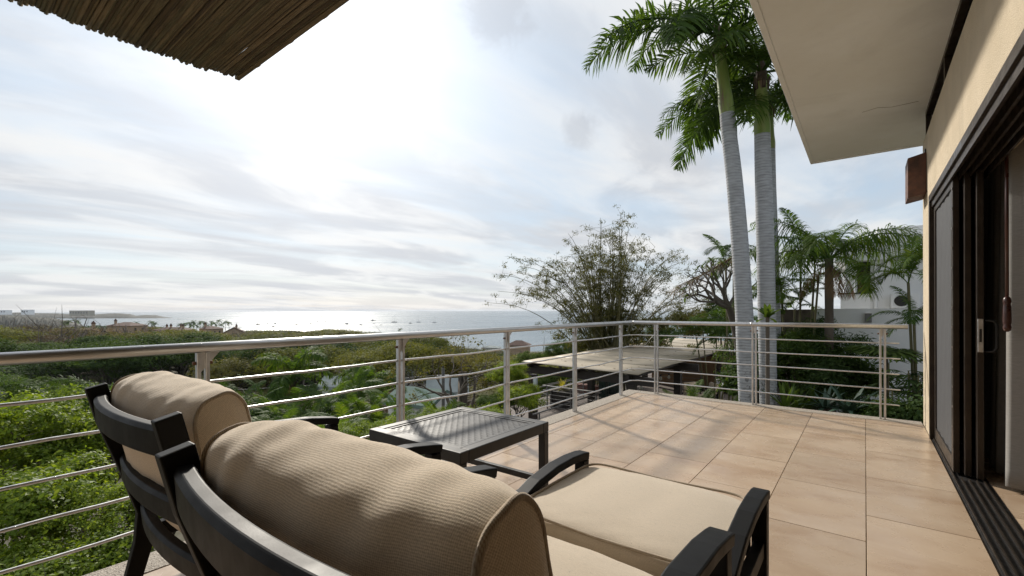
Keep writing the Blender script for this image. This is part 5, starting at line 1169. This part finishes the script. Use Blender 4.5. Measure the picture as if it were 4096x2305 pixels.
c1 = PZ(2250, 1628, -3.3); planter('square black planter holding the yellow yucca', c1, .85, .8, M_plt); rosette('yucca', 'yellow variegated yucca in the square black planter', (c1[0], c1[1], -2.5), 34, .62, .06, M_yuc, 5, (.3, 1.45), -2.5)
c1 = PZ(2415, 1612, -3.3); planter('tall dark green pot in front of the pavilion', c1, .36, 1.15, M_plg); c1 = PZ(2455, 1575, -3.3); planter('second dark green pot further back on the terrace', c1, .6, .75, M_plg)
c1 = PZ(2358, 1572, -3.3); t = thing('terrace_bench', 'low red-brown bench wall at the terrace edge', 'bench', (c1[0], c1[1], -3.3)); MB().box((c1[0]-.9, c1[1]-.2, -3.3), (c1[0]+.9, c1[1]+.2, -2.92)).build('base', M_redw, t, bevel=.02); MB().box((c1[0]-.95, c1[1]-.25, -2.92), (c1[0]+.95, c1[1]+.25, -2.86)).build('seat', M_redw, t, bevel=.01)
for nx, ny, rz, lb in ((2835, 1612, 2.2, 'armchair with beige cushions under the pavilion, facing left'), (2768, 1612, -2.3, 'armchair with beige cushions under the pavilion, nearest its post')):
    c = copy_tree(ch1); q = PZ(nx, ny, -3.3); c.location = (q[0], q[1], -3.3); c.rotation_euler = (0, 0, rz); c['label'] = lb; c['group'] = 'armchairs under the pavilion'
q = PZ(2880, 1590, -3.3); t = thing('steel_bin', 'narrow steel cylinder bin beside the pavilion post', 'bin', (q[0], q[1], -3.3)); MB().lathe((q[0], q[1], -3.3), [(.16, 0), (.17, .02), (.17, .85), (.16, .87)], 16).build('body', M_steel2, t, True); MB().lathe((q[0], q[1], -2.43), [(.18, .005), (.18, .05), (.06, .09)], 16).build('lid', M_steel2, t, True)
q = P(2905, 1515, 24.5); t = thing('grill', 'black covered grill in front of the bamboo screen', 'grill', (q[0], q[1], -3.3)); MB().box((q[0]-.55, q[1]-.3, -3.3), (q[0]+.55, q[1]+.3, -2.4)).build('cabinet', M_black, t, bevel=.03); MB().sweep([(q[0]-.55, q[1], -2.2), (q[0]+.55, q[1], -2.2)], [(.3*math.cos(a), .32*math.sin(a)-.18) for a in np.linspace(0, math.pi, 9)]).build('hood', M_black, t, bevel=.01)
M_bulb = mat('clear_bulb_glass', (.55, .53, .46), (.5, .48, .42), .15)
sg = thing('string_lights', 'string of clear bulbs hanging under the pavilion roof edge', 'string lights', (-6.5, 19, -1.6)); pts = []
for k in range(10):
    u = k/9; y = 15.2+u*10; pts.append((-6.55-.3*u, y, -1.48-.10*math.sin(u*math.pi*3)**2))
MB().tube(pts, .012, 5, False).build('cable', M_black, sg)
for k, p in enumerate(pts[1:-1]): bl = MB().lathe((p[0], p[1], p[2]-.24), [(.02, 0), (.055, .03), (.065, .08), (.035, .15), (.03, .17)], 10).build('bulb', M_bulb, sg, True); MB().lathe((p[0], p[1], p[2]-.068), [(.034, 0), (.034, .065)], 8).build('socket', M_black, bl)
# ------------------------------------------------------------------ white neighbour house
gw = tag(box('garden_wall', (-1.25, 17.4, -3.4), (9., 17.6, 1.21), M_wht), 'long white garden wall behind the shrubs, under the white house', 'wall')
gw2 = tag(box('boundary_wall', (-2.6, 17.9, -3.4), (-1.26, 18.1, 1.19), mat('brown_render', (.085, .065, .05), (.06, .048, .038), .9, scale=1.5)), 'dark brown boundary wall behind the palm trunks', 'wall')
gs = thing('wall_sconce', 'small grey box lamp on the white garden wall', 'lamp', (.08, 17.36, .8)); box('lamp_body', (0., 17.30, .80), (.16, 17.398, 1.06), mat('grey_metal', (.2, .2, .2), None, .5), gs, .01); box('lamp_cap', (-.01, 17.28, 1.062), (.17, 17.397, 1.08), M_steel2, gs)
nh = thing('white_house', 'white flat-roofed neighbour house behind the palms', 'house', (2, 18.6, -3.4))
box('wall', (.14, 18.3, -3.4), (9, 26, 2.72), M_wht, nh, .01); rf = box('roof', (-.78, 18.15, 2.722), (9.3, 26.2, 3.45), M_wht, nh, .02); box('roof_edge', (.30, 18.6, 3.452), (9.4, 26.3, 3.75), M_wht, rf, .01)
box('parapet', (-.63, 18.3, .6), (.138, 18.5, 1.68), M_wht, nh); box('parapet_cap', (-.68, 18.26, 1.682), (.17, 18.54, 1.72), M_darkw, nh); box('column', (-.50, 18.38, 1.722), (-.28, 18.6, 2.72), M_wht, nh)
wn = box('window', (-.24, 18.62, 1.72), (.138, 18.66, 2.72), M_glass, nh); box('frame', (-.27, 18.6, 1.72), (-.2, 18.619, 2.72), M_wht, wn); box('frame', (-.02, 18.6, 1.72), (.02, 18.619, 2.72), M_darkw, wn)
for k in range(14): box('blind_slat', (-.19, 18.605, 1.76+k*.045), (-.03, 18.617, 1.785+k*.045), M_lamp, wn)
box('floor_slab', (-.63, 18.5, .9), (.138, 21, 1.1), M_wht, nh)
MB().tube([(.26, 18.24, -3.3), (.26, 18.24, 2.7)], .045, 8, False).build('downpipe', M_wht, nh, True)
ac = thing('air_conditioner', 'white outdoor air conditioner unit on the neighbour house wall', 'air conditioner', (.95, 18.1, 1.16)); box('casing', (.62, 17.95, 1.225), (1.28, 18.25, 1.66), M_wht, ac, .015)
gr = MB().lathe((0, 0, 0), [(.155, 0), (.165, .01), (.155, .02)], 24).build('fan_grille', M_darkw, ac, world=False); gr.matrix_local = Matrix.Translation(Vector((.86, 17.948, 1.44))-ac.location) @ Matrix.Rotation(R(90), 4, 'X')
for x in (.72, 1.18): box('foot_bracket', (x-.02, 17.98, 1.17), (x+.02, 18.298, 1.224), M_steel2, ac)
# ------------------------------------------------------------------ sea haze
def haze():
    m = bpy.data.materials.new('sea_haze'); m.use_nodes = True; n = NT(m.node_tree); n.n.clear(); out = n.new('ShaderNodeOutputMaterial'); v = n.new('ShaderNodeVolumePrincipled', Density=HAZE, Anisotropy=.1); n.set(v, 'Color', (.86, .92, 1.)); n.l.new(v.outputs[0], out.inputs['Volume'])
    o = kind(box('haze', (-14400, -14400, SEA-14), (14400, 14400, 14), m), 'stuff'); tag(o, 'thin sea haze softening the far headland', 'haze')
HAZE = 0.00006
if HAZE: haze()
